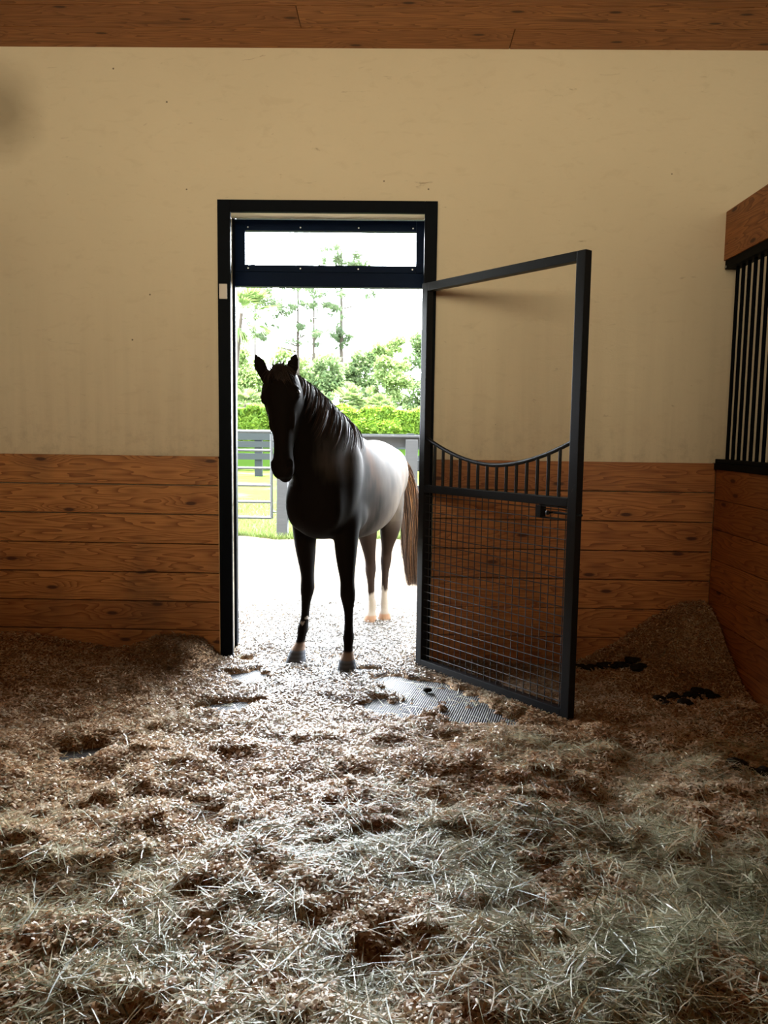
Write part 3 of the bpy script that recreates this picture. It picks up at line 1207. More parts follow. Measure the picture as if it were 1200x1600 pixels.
# torso: s, z bottom, z top, half width, z of greatest width (fraction), top exponent
TOR = [(-0.300, 0.98, 1.14, 0.045, .45, 1.0), (-0.270, 0.92, 1.24, 0.110, .45, 1.0), (-0.20, 0.855, 1.34, 0.165, .42, 1.0), (-0.10, 0.815, 1.42, 0.195, .42, 1.05),
       (0.02, 0.80, 1.47, 0.205, .42, 1.2), (0.15, 0.785, 1.515, 0.215, .42, 1.35), (0.28, 0.770, 1.520, 0.235, .42, 1.4), (0.42, 0.750, 1.475, 0.262, .44, 1.3),
       (0.60, 0.740, 1.430, 0.278, .46, 1.15), (0.78, 0.755, 1.405, 0.275, .48, 1.1), (0.93, 0.800, 1.405, 0.255, .52, 1.1), (1.08, 0.86, 1.405, 0.235, .55, 1.1),
       (1.22, 0.91, 1.370, 0.215, .55, 1.1), (1.34, 0.97, 1.305, 0.175, .55, 1.0), (1.42, 1.03, 1.23, 0.11, .5, 1.0), (1.46, 1.08, 1.18, 0.045, .5, 1.0)]
rings = []
for s_, zb, zt, hw, fr, et in spl(TOR, 4):
    zc = zb + (zt-zb)*fr
    c_, sn = np.cos(PH), np.sin(PH)
    zz = np.where(sn > 0, zc + (zt-zc)*np.abs(sn)**(1.0), zc - (zc-zb)*np.abs(sn)**0.92)
    xx = hw*sgnpow(c_, 1.0)
    xx = np.where(sn > 0, hw*sgnpow(c_, et), hw*sgnpow(c_, 0.9))
    rings.append(np.array([H(s_, x_, z_) for x_, z_ in zip(xx, zz)]))
loft(rings)


def ellipsoid(c_, A, B, C_):
    """c centre, A B C half axis vectors"""
    rg = []
    for th_ in np.linspace(0.12, math.pi-0.12, 13):
        rg.append(c_ + np.cos(th_)*A + np.sin(th_)*(np.cos(PH)[:, None]*B + np.sin(PH)[:, None]*C_))
    loft(rg)


# neck: crest (s,t,z), throat (s,t,z), half width
NK = [(0.34, 0, 1.505, -0.06, 0.0, 0.96, 0.165), (0.17, 0.0, 1.555, -0.26, -0.01, 1.07, 0.160), (0.03, -0.02, 1.625, -0.335, -0.04, 1.20, 0.122),
      (-0.11, -0.055, 1.705, -0.405, -0.085, 1.34, 0.100), (-0.24, -0.105, 1.765, -0.455, -0.125, 1.48, 0.088), (-0.345, -0.150, 1.795, -0.475, -0.150, 1.60, 0.080), (-0.40, -0.165, 1.785, -0.48, -0.165, 1.66, 0.065)]
NKS = spl(NK, 5)
NSEC = []
rings = []
for i in range(len(NKS)):
    r_n = NKS[i]
    cr, thr = H(*r_n[:3]), H(*r_n[3:6])
    c_ = (cr+thr)/2
    U = (cr-thr)/2
    j0, j1 = max(i-1, 0), min(i+1, len(NKS)-1)
    c0 = (H(*NKS[j0][:3])+H(*NKS[j0][3:6]))/2
    c1 = (H(*NKS[j1][:3])+H(*NKS[j1][3:6]))/2
    d = c1-c0
    Vv = np.cross(d, U)
    Vv /= np.linalg.norm(Vv)
    if Vv @ HL < 0:
        Vv = -Vv
    NSEC.append((c_, U, Vv, r_n[6]))
    cs_, sn = np.cos(PH), np.sin(PH)
    wd = np.where(cs_ > 0, sgnpow(sn, 1.25), sgnpow(sn, 0.95))
    rings.append(c_ + cs_[:, None]*U + (wd*r_n[6])[:, None]*Vv)
loft(rings)

# head
HP = np.array([-0.668, -0.475, 1.800])
ha = np.array([0.038, -0.225, -0.575])
HLEN = np.linalg.norm(ha)
ha /= HLEN
nf = np.array([-0.17, -0.985, 0.0])
nf -= ha*(nf @ ha)
nf /= np.linalg.norm(nf)
hl = np.cross(ha, nf)
if hl[0] < 0:
    hl = -hl
# u, front, back, half width front part, exponent
HD = [(-0.055, -0.03, 0.06, 0.030), (-0.02, 0.005, 0.115, 0.070), (0.06, 0.022, 0.155, 0.090), (0.15, 0.030, 0.200, 0.103), (0.25, 0.030, 0.235, 0.106), (0.36, 0.020, 0.240, 0.092),
      (0.48, 0.010, 0.215, 0.072), (0.60, 0.002, 0.165, 0.057), (0.72, -0.004, 0.130, 0.050), (0.82, -0.006, 0.118, 0.055), (0.90, -0.010, 0.112, 0.061), (0.96, -0.020, 0.100, 0.057), (1.00, -0.040, 0.080, 0.036)]
rings = []
for u_, fr, bk, hw in spl(HD, 4):
    c_ = HP + ha*u_*HLEN + nf*(fr-bk)/2
    dp = (fr+bk)/2
    cs_, sn = np.cos(PH), np.sin(PH)
    ex = np.where(cs_ > 0, 0.80, 0.95)
    rings.append(c_ + (sgnpow(cs_, 0.85)*dp)[:, None]*nf + (np.sign(sn)*np.abs(sn)**ex*hw)[:, None]*hl)
loft(rings)


def HH(u_, n_, l_):
    return HP + ha*u_*HLEN + nf*n_ + hl*l_


for sg in (-1, 1):
    ellipsoid(HH(0.235, -0.020, sg*0.088), ha*0.045, nf*0.030, hl*0.033)      # brow
    ellipsoid(HH(0.34, -0.150, sg*0.048), ha*0.105, nf*0.085, hl*0.040)      # jowl
    ellipsoid(HH(0.885, -0.035, sg*0.042), ha*0.038, nf*0.030, hl*0.024)     # nostril
    ellipsoid(HH(0.42, -0.045, sg*0.068), ha*0.09, nf*0.014, hl*0.012)       # facial crest
ellipsoid(HH(0.95, -0.095, 0), ha*0.045, nf*0.034, hl*0.040)                # chin
# ears
EARS = [(np.array([-0.742, -0.480, 1.752]), np.array([-0.802, -0.472, 1.890]), 0.15), (np.array([-0.606, -0.490, 1.752]), np.array([-0.572, -0.480, 1.897]), -0.12)]
for eb, et_, tw_ in EARS:
    ax = et_-eb
    el = np.linalg.norm(ax)
    axn = ax/el
    wv = np.cross(axn, np.array([tw_, -1.0, 0.15]))
    wv /= np.linalg.norm(wv)
    dv = np.cross(wv, axn)
    rings = []
    for k_, wd, tk in spl([(-0.18, .026, .022), (0.05, .028, .022), (0.22, .0335, .018), (0.42, .0365, .014), (0.62, .033, .0105), (0.80, .022, .0085), (0.93, .009, .006), (1.0, .003, .003)], 4):
        c_ = eb + ax*k_
        rings.append(c_ + np.cos(PH)[:, None]*wv*wd + np.sin(PH)[:, None]*dv*tk)
    loft(rings)

# legs: x, y, z, r side, r fore and aft
LEGS = {
 'fl': [(-.560, .13, 1.22, .060, .11), (-.575, .08, 1.08, .090, .140), (-.582, .06, .95, .088, .130), (-.582, .05, .85, .076, .104), (-.578, .04, .74, .066, .082), (-.569, .03, .64, .053, .064), (-.561, .015, .56, .043, .052),
        (-.558, -.002, .51, .044, .050), (-.559, -.004, .465, .045, .049), (-.565, .008, .415, .036, .042), (-.572, .022, .36, .028, .038), (-.578, .027, .28, .0265, .036), (-.586, .024, .235, .031, .042), (-.590, .020, .205, .035, .046), (-.595, .010, .165, .029, .036),
        (-.604, -.005, .125, .031, .036), (-.612, -.018, .095, .041, .046), (-.616, -.025, .080, .047, .054), (-.622, -.035, .040, .056, .064), (-.628, -.043, .0, .065, .073)],
 'fr': [(-.325, .02, 1.22, .060, .11), (-.312, -.03, 1.08, .090, .140), (-.308, -.07, .95, .088, .130), (-.308, -.10, .85, .078, .104), (-.308, -.13, .74, .068, .082), (-.303, -.155, .64, .055, .064), (-.296, -.175, .56, .044, .052),
        (-.292, -.192, .51, .046, .050), (-.291, -.194, .465, .047, .049), (-.288, -.185, .415, .037, .042), (-.286, -.172, .36, .028, .038), (-.285, -.170, .28, .0265, .036), (-.285, -.175, .235, .031, .042), (-.285, -.178, .205, .035, .046), (-.286, -.188, .165, .029, .036),
        (-.286, -.202, .125, .031, .036), (-.288, -.215, .095, .041, .046), (-.289, -.222, .080, .047, .054), (-.290, -.232, .040, .055, .064), (-.290, -.240, .0, .064, .073)],
 'hl': [(-.255, 1.00, 1.20, .10, .19), (-.245, .97, 1.05, .115, .205), (-.238, .94, .90, .100, .165), (-.228, .95, .77, .082, .118), (-.216, 1.01, .64, .063, .080), (-.206, 1.08, .53, .046, .056), (-.199, 1.125, .45, .040, .052),
        (-.198, 1.125, .405, .042, .052), (-.197, 1.118, .36, .036, .044), (-.193, 1.105, .30, .028, .037), (-.188, 1.10, .20, .026, .035), (-.180, 1.085, .13, .034, .043), (-.183, 1.065, .09, .031, .037), (-.190, 1.045, .055, .044, .050), (-.197, 1.03, .02, .053, .060), (-.20, 1.02, -.02, .059, .068)],
 'hr': [(-.10, 1.08, 1.20, .10, .19), (-.070, 1.05, 1.05, .115, .205), (-.055, 1.03, .90, .100, .165), (-.047, 1.06, .77, .084, .118), (-.058, 1.11, .67, .068, .082), (-.070, 1.17, .58, .048, .058), (-.078, 1.215, .51, .041, .053),
        (-.081, 1.220, .465, .044, .053), (-.083, 1.212, .42, .037, .044), (-.086, 1.20, .35, .028, .037), (-.089, 1.19, .22, .026, .035), (-.090, 1.165, .14, .034, .043), (-.088, 1.145, .10, .031, .037), (-.085, 1.125, .06, .044, .050), (-.083, 1.11, .02, .053, .060), (-.083, 1.10, -.02, .059, .068)],
}
for kname, nodes in LEGS.items():
    rings = []
    for x_, y_, z_, ra, rb in spl(nodes, 3):
        rings.append(np.array([x_, y_, z_]) + (np.cos(PH)*ra)[:, None]*HL + (np.sin(PH)*rb)[:, None]*HB)
    loft(rings)
# muscle masses
for sg in (-1, 1):
    ellipsoid(H(0.02, sg*0.155, 1.16), np.array([0, 0, 0.24])+HB*0.07, HB*0.15, HL*0.066)       # shoulder
    ellipsoid(H(-0.17, sg*0.095, 1.04), ZU*0.17, HB*0.095, HL*0.085)                              # breast
    ellipsoid(H(1.12, sg*0.12, 1.15), ZU*0.20, HB*0.22, HL*0.115)                               # rump
    ellipsoid(H(0.16, sg*0.14, 0.95), ZU*0.12, HB*0.14, HL*0.08)                                # elbow
tmp = mk('tmp', np.concatenate(hv), hf, None)
md = tmp.modifiers.new('r', 'REMESH')
md.mode = 'VOXEL'
md.voxel_size = 0.0065
dg = bpy.context.evaluated_depsgraph_get()
ev = tmp.evaluated_get(dg)
hm = bpy.data.meshes.new_from_object(ev)
bpy.data.objects.remove(tmp)
nv = len(hm.vertices)
HVt = np.zeros(nv*3, np.float32)
hm.vertices.foreach_get('co', HVt)
HVt = HVt.reshape(-1, 3).astype(float)
ed = np.zeros(len(hm.edges)*2, np.int32)
hm.edges.foreach_get('vertices', ed)
ed = ed.reshape(-1, 2)
deg = np.bincount(ed.ravel(), minlength=nv).astype(float)[:, None]


def lap(v):
    acc = np.zeros_like(v)
    for k_ in range(v.shape[1]):
        acc[:, k_] = np.bincount(ed[:, 0], weights=v[ed[:, 1], k_], minlength=nv) + np.bincount(ed[:, 1], weights=v[ed[:, 0], k_], minlength=nv)
    return acc/np.maximum(deg, 1)


# smoothing: strong on the trunk, light on ears, face and lower legs
loc_ = HVt-HO
S_, T_ = loc_ @ HB, loc_ @ HL
hu = ((HVt-HP) @ ha)/HLEN
hn_ = (HVt-HP) @ nf
hll = (HVt-HP) @ hl
is_head = (S_ < -0.33) & (HVt[:, 2] > 1.17)
wt = np.full(nv, 1.0)
wt[is_head] = 0.10
wt = np.where(HVt[:, 2] < 0.95, 0.16 + 0.84*np.clip((HVt[:, 2]-0.70)/0.25, 0, 1), wt)
wt[HVt[:, 2] < 0.12] = 0.08
wt[HVt[:, 2] > 1.80] = 0.05
wt = wt[:, None]
for it in range(60):
    n_v = lap(HVt)
    HVt = HVt + (n_v-HVt)*0.6*wt
for it in range(4):
    HVt = HVt + (lap(HVt)-HVt)*0.5
# hollow the ears towards the front
for eb, et_, tw_ in EARS:
    ax = et_-eb
    el = np.linalg.norm(ax)
    axn = ax/el
    wv = np.cross(axn, np.array([tw_, -1.0, 0.15]))
    wv /= np.linalg.norm(wv)
    dv = np.cross(wv, axn)
    if dv[1] > 0:
        dv = -dv
    rel = HVt-eb
    k_ = rel @ axn/el
    dw = (rel @ wv)/0.024
    dd_ = rel @ dv
    sel = (k_ > 0.10) & (k_ < 0.95) & (np.abs(dw) < 1) & (dd_ > 0) & (dd_ < .04)
    amt = 0.018*(1-dw**2)*np.sin(np.clip((k_-0.1)/0.85, 0, 1)*math.pi)**0.6
    HVt[sel] -= (dv*amt[:, None])[sel]
# nostrils and eye sockets
for sg in (-1, 1):
    c_ = HH(0.895, -0.018, sg*0.058)
    rel = HVt-c_
    dn = np.sqrt(((rel @ ha)/0.024)**2 + ((rel @ nf)/0.017)**2 + ((rel @ hl)/0.03)**2)
    k_ = np.clip(1-dn, 0, 1)
    HVt -= (hl*sg*0.020 + nf*0.006)*(k_**0.6)[:, None]
    c_ = HH(0.235, -0.012, sg*0.112)
    rel = HVt-c_
    dn = np.sqrt(((rel @ ha)/0.030)**2 + ((rel @ nf)/0.022)**2 + ((rel @ hl)/0.03)**2)
    k_ = np.clip(1-dn, 0, 1)
    HVt -= (hl*sg*0.012)*(k_)[:, None]
# colour of the coat
loc_ = HVt-HO
S_, T_ = loc_ @ HB, loc_ @ HL
Zc = HVt[:, 2]
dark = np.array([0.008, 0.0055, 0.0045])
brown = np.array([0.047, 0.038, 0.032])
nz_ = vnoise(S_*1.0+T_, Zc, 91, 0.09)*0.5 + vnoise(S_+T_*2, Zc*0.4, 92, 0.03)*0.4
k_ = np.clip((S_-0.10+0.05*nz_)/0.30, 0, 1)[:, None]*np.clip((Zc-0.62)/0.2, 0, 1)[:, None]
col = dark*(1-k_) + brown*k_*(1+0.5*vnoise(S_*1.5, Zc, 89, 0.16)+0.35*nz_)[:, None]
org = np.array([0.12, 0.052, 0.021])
kn = (np.clip((T_-0.015)/0.08, 0, 1)*np.clip((Zc-1.12)/0.15, 0, 1)*(~is_head)*np.clip((0.25-S_)/0.1, 0, 1)*np.clip(0.8+0.6*nz_, 0, 1))[:, None]  # daylight on the right side of the neck, painted into the coat
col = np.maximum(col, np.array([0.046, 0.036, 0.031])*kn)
ko = (np.exp(-((S_-0.30)/0.07)**2) + 0.8*np.exp(-((S_-0.95)/0.09)**2))*np.clip(0.5+nz_, 0, 1)*np.clip((Zc-0.9)/0.3, 0, 1)
ko = (ko*0.55)[:, None]
col = col*(1-ko) + org*ko
# lower legs
hind = HVt[:, 1] > 0.6
soc_z = np.where(T_ < 0.0, 0.215, 0.245) + 0.03*vnoise(HVt[:, 0]*2, HVt[:, 1]*2, 93, 0.05)
legb = np.array([0.016, 0.010, 0.008])
kl = (hind & (Zc < 0.8))[:, None]*np.clip((0.85-Zc)/0.2, 0, 1)[:, None]
col = col*(1-kl) + legb*kl
sock = (hind*sstep(0.02, -0.01, Zc-soc_z))[:, None]
white = np.array([0.20, 0.175, 0.155])
col = col*(1-sock) + white*sock
hoofh = (hind*sstep(0.068, 0.055, Zc))[:, None]
col = col*(1-hoofh) + np.array([0.20, 0.12, 0.08])*hoofh
cor = ((~hind)*sstep(0.135, 0.118, Zc))[:, None]
col = col*(1-cor) + np.array([0.22, 0.15, 0.11])*cor
hf_ = ((~hind)*sstep(0.088, 0.080, Zc))[:, None]
rg_ = 0.5+0.5*np.sin(Zc*260)
col = col*(1-hf_) + (np.array([0.115, 0.125, 0.145])*(0.75+0.35*rg_[:, None]))*hf_
# pale scuff above the left-hand front fetlock
sc = ((HVt[:, 0] < -0.5) & (HVt[:, 1] < 0.2) & (np.abs(Zc-0.265-0.02*np.sin(HVt[:, 0]*120)) < 0.010) & (vnoise(HVt[:, 0], Zc, 94, 0.02) > 0.1))[:, None]
col = np.where(sc, np.array([0.4, 0.36, 0.33]), col)
hm.vertices.foreach_set('co', HVt.astype(np.float32).ravel())
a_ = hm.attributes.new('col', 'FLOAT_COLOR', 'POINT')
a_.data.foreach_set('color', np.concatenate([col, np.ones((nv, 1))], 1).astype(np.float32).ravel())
hm.polygons.foreach_set('use_smooth', np.ones(len(hm.polygons), dtype=bool))
hm.materials.clear()
hm.materials.append(M['coat'])
hm.name = 'horse'
horse = bpy.data.objects.new('horse', hm)
SC.collection.objects.link(horse)
tag(horse, 'dark brown horse with white hind socks standing in the doorway facing the camera', 'horse')
for sg in (-1, 1):
    bm = bmesh.new()
    bmesh.ops.create_uvsphere(bm, u_segments=20, v_segments=12, radius=0.016)
    me = bpy.data.meshes.new('eye')
    bm.to_mesh(me)
    bm.free()
    me.polygons.foreach_set('use_smooth', np.ones(len(me.polygons), dtype=bool))
    me.materials.append(M['eye'])
    o = bpy.data.objects.new('eye', me)
    SC.collection.objects.link(o)
    o.location = Vector(HH(0.235, -0.016, sg*0.100))
    o.parent = horse


def ribbons(name, paths, width, mat, parent, rnd, side=None):
    """paths (n,S,3); flat tapered ribbons"""
    n, S, _ = paths.shape
    d = np.gradient(paths, axis=1)
    if side is None:
        rv = RNG.normal(0, 1, (n, 1, 3))
        side_ = np.cross(d, np.broadcast_to(rv, d.shape))
    else:
        side_ = np.cross(d, side)
    side_ /= np.linalg.norm(side_, axis=-1)[..., None]+1e-9
    tp = np.interp(np.linspace(0, 1, S), [0, 0.15, 0.7, 1], [0.8, 1, 0.9, 0.15])[None, :, None]
    off = side_*width[:, None, None]*tp
    v = np.concatenate([paths-off, paths+off], 1)
    f = np.array([[i, i+1, S+i+1, S+i] for i in range(S-1)])
    F = (np.arange(n)*2*S)[:, None, None] + f[None]
    return mk(name, v.reshape(-1, 3), F.reshape(-1, 4), mat, parent, smooth=True, attrs={'rnd': np.repeat(rnd, 2*S)})


# mane along the crest, falling to the horse's near side
n = 3800
S = 9
kk = RNG.uniform(0.3, len(NSEC)-1.6, n)
i0 = kk.astype(int)
fr_ = (kk-i0)[:, None]
NC = np.array([q_[0] for q_ in NSEC])
NU = np.array([q_[1] for q_ in NSEC])
NV = np.array([q_[2] for q_ in NSEC])
NWd = np.array([q_[3] for q_ in NSEC])
ip = lambda A: A[i0]*(1-fr_) + A[i0+1]*fr_
C_, U_, V_ = ip(NC), ip(NU), ip(NV)
W_ = (NWd[i0]*(1-fr_[:, 0]) + NWd[i0+1]*fr_[:, 0])
maxphi = RNG.uniform(0.75, 1.75, n)*np.interp(kk, [0, 6, 14, 22, 30], [0.55, 0.85, 1.0, 1.0, 0.8])
clump = vnoise(kk, kk*0, 95, 0.35)*0.22 + vnoise(kk, kk*0, 96, 0.12)*0.1
P = np.zeros((n, S, 3))
for j in range(S):
    t_ = j/(S-1)
    ph = -0.12*RNG.random(n)*0 + RNG.uniform(-0.10, 0.05, n)*(1-t_) + maxphi*t_*(1+clump)
    lift_ = 1.03 + (0.030+0.05*RNG.random(n)*0)*math.sin(math.pi*min(t_*1.2, 1)) + 0.06*t_
    wd = sgnpow(np.sin(ph), 1.25)
    p = C_ + U_*(np.cos(ph)*(1.02+0.03*math.sin(math.pi*t_)))[:, None] + V_*((wd+0.06)*W_*lift_)[:, None]
    p = p + V_*(0.014*math.sin(math.pi*t_*0.8) + 0.006)
    P[:, j] = p
P += (RNG.normal(0, 0.004, (n, 1, 3)))*np.linspace(0.3, 1, S)[None, :, None]
P += HB[None, None]*(vnoise(kk, kk*0+3, 97, 0.5)*0.02)[:, None, None]*np.linspace(0, 1, S)[None, :, None]**1.5
P[:, :, 2] -= (RNG.random(n)[:, None])*0.012*np.linspace(0, 1, S)[None]
ribbons('mane', P, RNG.uniform(0.0011, 0.0024, n), M['mane'], horse, np.clip(0.35+0.3*vnoise(kk, kk*0, 98, 0.3)+RNG.normal(0, .25, n), 0, 1))
# forelock
n = 420
S = 7
tt = np.linspace(0, 1, S)
l0 = RNG.normal(0, 0.026, n)
u0 = RNG.uniform(-0.05, 0.01, n)
Lf = RNG.uniform(0.04, 0.13, n)
P = np.zeros((n, S, 3))
dirl = RNG.normal(0.012, 0.022, n)
upk = RNG.random(n) < 0.08
for j in range(S):
    t_ = tt[j]
    uu = u0 + (Lf/HLEN)*t_
    nn_ = 0.020 + 0.012*math.sin(math.pi*min(t_*1.1, 1)) + 0.0*l0
    uu = np.where(upk, u0 - 0.03*t_, uu)
    ll = l0 + dirl*t_*1.6
    P[:, j] = HP + ha*(uu*HLEN)[:, None] + nf*(nn_ + 0*uu)[:, None] + hl*ll[:, None] if np.ndim(nn_) else HP + ha*(uu*HLEN)[:, None] + nf*nn_ + hl*ll[:, None]
ribbons('forelock', P, RNG.uniform(0.0010, 0.0020, n), M['mane'], horse, RNG.random(n)*0.6)
# tail
TL = spl([(-0.045, 1.30, 1.27, .030), (-0.005, 1.345, 1.255, .036), (0.050, 1.375, 1.18, .048), (0.090, 1.385, 1.05, .060), (0.112, 1.38, 0.88, .068), (0.120, 1.37, 0.68, .072), (0.122, 1.36, 0.48, .066), (0.135, 1.35, 0.24, .050)], 4)
n = 3600
S = len(TL)
r0 = np.sqrt(RNG.random(n))
an = RNG.uniform(0, 2*np.pi, n)
endk = np.clip(RNG.normal(0.93, 0.08, n), 0.55, 1.0)
P = np.zeros((n, S, 3))
for j in range(S):
    pos = endk*j
    i_ = np.minimum(pos.astype(int), S-2)
    f_ = (pos-i_)[:, None]
    c_ = TL[i_]*(1-f_) + TL[i_+1]*f_
    wob = 0.010*np.sin(an*3+j*0.35)
    P[:, j] = c_[:, :3] + (np.cos(an)*c_[:, 3]*r0+wob)[:, None]*HL + (np.sin(an)*c_[:, 3]*r0*0.75)[:, None]*HB
P += np.cumsum(RNG.normal(0, 0.0012, (n, S, 3)), axis=1)
ribbons('tail', P, RNG.uniform(0.0012, 0.0024, n), M['tail'], horse, np.clip(0.25*r0 + RNG.normal(0.08, 0.24, n), 0, 1))

# ------------------------------------------------------------------ yard and beyond
nf_ = empty('wooden_fence', (-1.60, 6.0, 0), 'weathered grey wooden board fence across the yard behind the horse', 'fence')
for px_, pw, zt_ in ((-1.60, 0.075, 1.42), (0.19, 0.085, 1.37), (2.6, 0.075, 1.42)):
    b = MB()
    b.box(px_-pw, px_+pw, 5.93, 6.08, -0.1, zt_, bev=0.008)
    b.build('post', M['fence'], nf_)
for zc_ in (0.31, 0.66, 1.01, 1.33):
    for xa, xb in ((-1.56, 0.19), (0.19, 2.6)):
        b = MB()
        b.box(xa, xb, 6.081, 6.12, zc_-0.07, zc_+0.07, bev=0.004)
        b.build('board', M['fence'], nf_)
b = MB()
b.box(-1.5, 2.6, 5.98, 6.14, 1.40, 1.43, bev=0.004)
b.build('top_board', M['fence'], nf_)

pg = empty('pipe_gate', (-3.2, 6.0, 0.1), 'galvanised pipe gate hung beside the grey wooden fence post', 'gate')
b = MB()
b.tube([(-1.755, 6.0, 0.245), (-1.755, 6.0, 1.42)], 0.022, 10)
b.tube([(-4.9, 6.0, 0.245), (-4.9, 6.0, 1.42)], 0.022, 10)
b.tube([(-4.9, 6.0, 1.455), (-1.755, 6.0, 1.455)], 0.024, 10)
b.tube([(-4.9, 6.0, 0.255), (-1.755, 6.0, 0.255)], 0.022, 10)
b.build('gate_frame', M['galv'], pg, smooth=True)
for zc_ in (0.475, 0.707, 0.947, 1.194):
    b = MB()
    b.tube([(-4.9, 6.0, zc_), (-1.755, 6.0, zc_)], 0.019, 10)
    b.build('rail', M['galv'], pg, smooth=True)
b = MB()
b.tube([(-1.76, 6.0, 0.34), (-1.69, 6.0, 0.34)], 0.012, 8)
b.build('hinge_pin', M['galv'], pg)
b = MB()
b.tube([(-1.76, 6.0, 1.33), (-1.67, 6.0, 1.33)], 0.012, 8)
b.build('hinge_pin', M['galv'], pg)

ff = empty('pasture_fence', (-4.6, 21, 0), 'dark painted board fence far across the pasture', 'fence')
for x_ in (-12.1, -9.6, -7.1, -4.6, -2.1, 0.4, 2.9):
    b = MB()
    b.box(x_-0.12, x_+0.12, 20.9, 21.1, -0.1, 1.45, bev=0.01)
    b.build('post', M['fence_dark'], ff)
for zc_ in (0.63, 1.03, 1.33):
    b = MB()
    b.box(-14, 4, 20.84, 20.9, zc_-0.10 if zc_ < 1.3 else zc_-0.16, zc_+0.10)
    b.build('board', M['fence_dark'], ff)

b = MB()
b.box(-14, -5.75, 40, 42, 0, 2.65)
b.box(-14.2, -5.6, 39.8, 42.2, 2.65, 2.8)
tag(b.build('garden_wall', M['white_wall']), 'pale wall just showing over the hedge at the left', 'wall')


def leaves(name, P, size, mat, parent, seed=0, flat=0.0, rnd=None, asp=0.5):
    n = len(P)
    r = np.random.default_rng(seed)
    a = r.normal(0, 1, (n, 3))
    a[:, 2] *= (1-flat)
    a /= np.linalg.norm(a, axis=1)[:, None]
    q_ = np.cross(a, r.normal(0, 1, (n, 3)))
    q_ /= np.linalg.norm(q_, axis=1)[:, None]
    sz = (size*r.uniform(0.6, 1.3, n))[:, None]
    v = np.stack([P-a*sz, P+q_*sz*asp, P+a*sz, P-q_*sz*asp], 1).reshape(-1, 3)
    F = np.arange(4*n).reshape(-1, 4)
    if rnd is None:
        rnd = r.random(n)
    return mk(name, v, F, mat, parent, attrs={'rnd': np.repeat(rnd, 4)})


def blob_points(blobs, per, r, shell=0.35):
    out = []
    for (c_, rad) in blobs:
        k = int(per*rad[0]*rad[2]/1.0)
        d = r.normal(0, 1, (k, 3))
        d /= np.linalg.norm(d, axis=1)[:, None]
        rr = (shell + (1-shell)*r.random(k)**0.5)[:, None]
        out.append(np.array(c_) + d*rr*np.array(rad)*r.uniform(0.8, 1.25, (k, 1)))
    return np.concatenate(out)


def broad_tree(x, y, h, wd, seed, mat, label, n=9000, trunk=0.18, low=0.12):
    r = np.random.default_rng(seed)
    e = empty('tree', (x, y, 0), label, 'tree')
    b = MB()
    b.tube([(x, y, -0.1), (x+r.normal(0, .1), y, h*0.35), (x+r.normal(0, .3), y, h*0.7)], [trunk, trunk*0.8, trunk*0.3], 8)
    for k in range(4):
        a = r.uniform(0, 6.28)
        b.tube([(x, y, h*(0.25+0.08*k)), (x+math.cos(a)*wd*0.5, y+math.sin(a)*wd*0.3, h*(0.45+0.1*k))], [trunk*0.4, trunk*0.12], 6)
    b.build('trunk', M['bark'], e, smooth=True)
    blobs = []
    for k in range(44):
        zz = r.uniform(low, 0.92)
        w_ = wd*math.sqrt(max(0.05, 1-((zz-0.40)/0.62)**2))
        a = r.uniform(0, 6.28)
        q_ = r.uniform(0.2, 0.8)
        rad = r.uniform(0.16, 0.30)*wd
        blobs.append(((x+math.cos(a)*w_*q_, y+math.sin(a)*w_*q_*0.8, h*zz), (rad*1.2, rad*1.1, rad*0.75)))
    P = blob_points(blobs, 1000, r)
    if len(P) > n:
        P = P[r.choice(len(P), n, replace=False)]
    leaves('crown', P, 0.16, mat, e, seed)
    return e


TREES = [
 (-15.2, 64, 8.6, 3.6, 'leaf_tree', 'pale green bushy tree at the far left of the doorway view'),
 (-12.0, 58, 8.2, 3.2, 'leaf_tree2', 'yellow green leafy tree to the left of the ears of the horse'),
 (-8.6, 63, 9.0, 3.4, 'leaf_tree2', 'bright leafy tree directly above and between the ears of the horse'),
 (-5.8, 57, 8.1, 2.6, 'leaf_tree', 'leafy tree behind the crest of the neck, left of the bare pine trunk'),
 (-3.0, 64, 9.0, 2.9, 'leaf_tree', 'leafy tree just right of the tall bare pine trunk'),
 (-0.7, 56, 9.3, 2.3, 'leaf_tree2', 'tallest leafy tree, near the right door jamb'),
 (2.2, 62, 10.3, 3.0, 'leaf_tree', 'leafy tree half hidden by the open stall gate'),
]
for i, (x, y, h, wd, mt, lb) in enumerate(TREES):
    broad_tree(x, y, h, wd, 100+i, M[mt], lb, n=16000)


def pine(x, y, h, seed, clumps, label, trunk=0.17, lean=0.0):
    r = np.random.default_rng(seed)
    e = empty('pine_tree', (x, y, 0), label, 'tree')
    b = MB()
    b.tube([(x-lean, y, -0.1), (x-lean*0.4, y, h*0.5), (x, y, h*0.95)], [trunk, trunk*0.8, trunk*0.3], 8)
    blobs = []
    for (dx, z, rx, rz) in clumps:
        zb = z - abs(dx)*0.35 - 0.3
        b.tube([(x, y, zb), (x+dx*0.6, y+r.normal(0, .3), zb+(z-zb)*0.35), (x+dx, y+r.normal(0, .4), z)], [trunk*0.4, trunk*0.25, trunk*0.1], 6)
        for q_ in range(9):
            blobs.append(((x+dx+r.normal(0, rx*0.6), y+r.normal(0, rx*0.5), z+r.normal(0, rz*0.75)), (rx*0.42, rx*0.42, rx*0.30)))
    b.build('trunk', M['bark'], e, smooth=True)
    P = blob_points(blobs, 1500, r, 0.1)
    leaves('crown', P, 0.13, M['leaf_pine'], e, seed, asp=0.22)
    return e


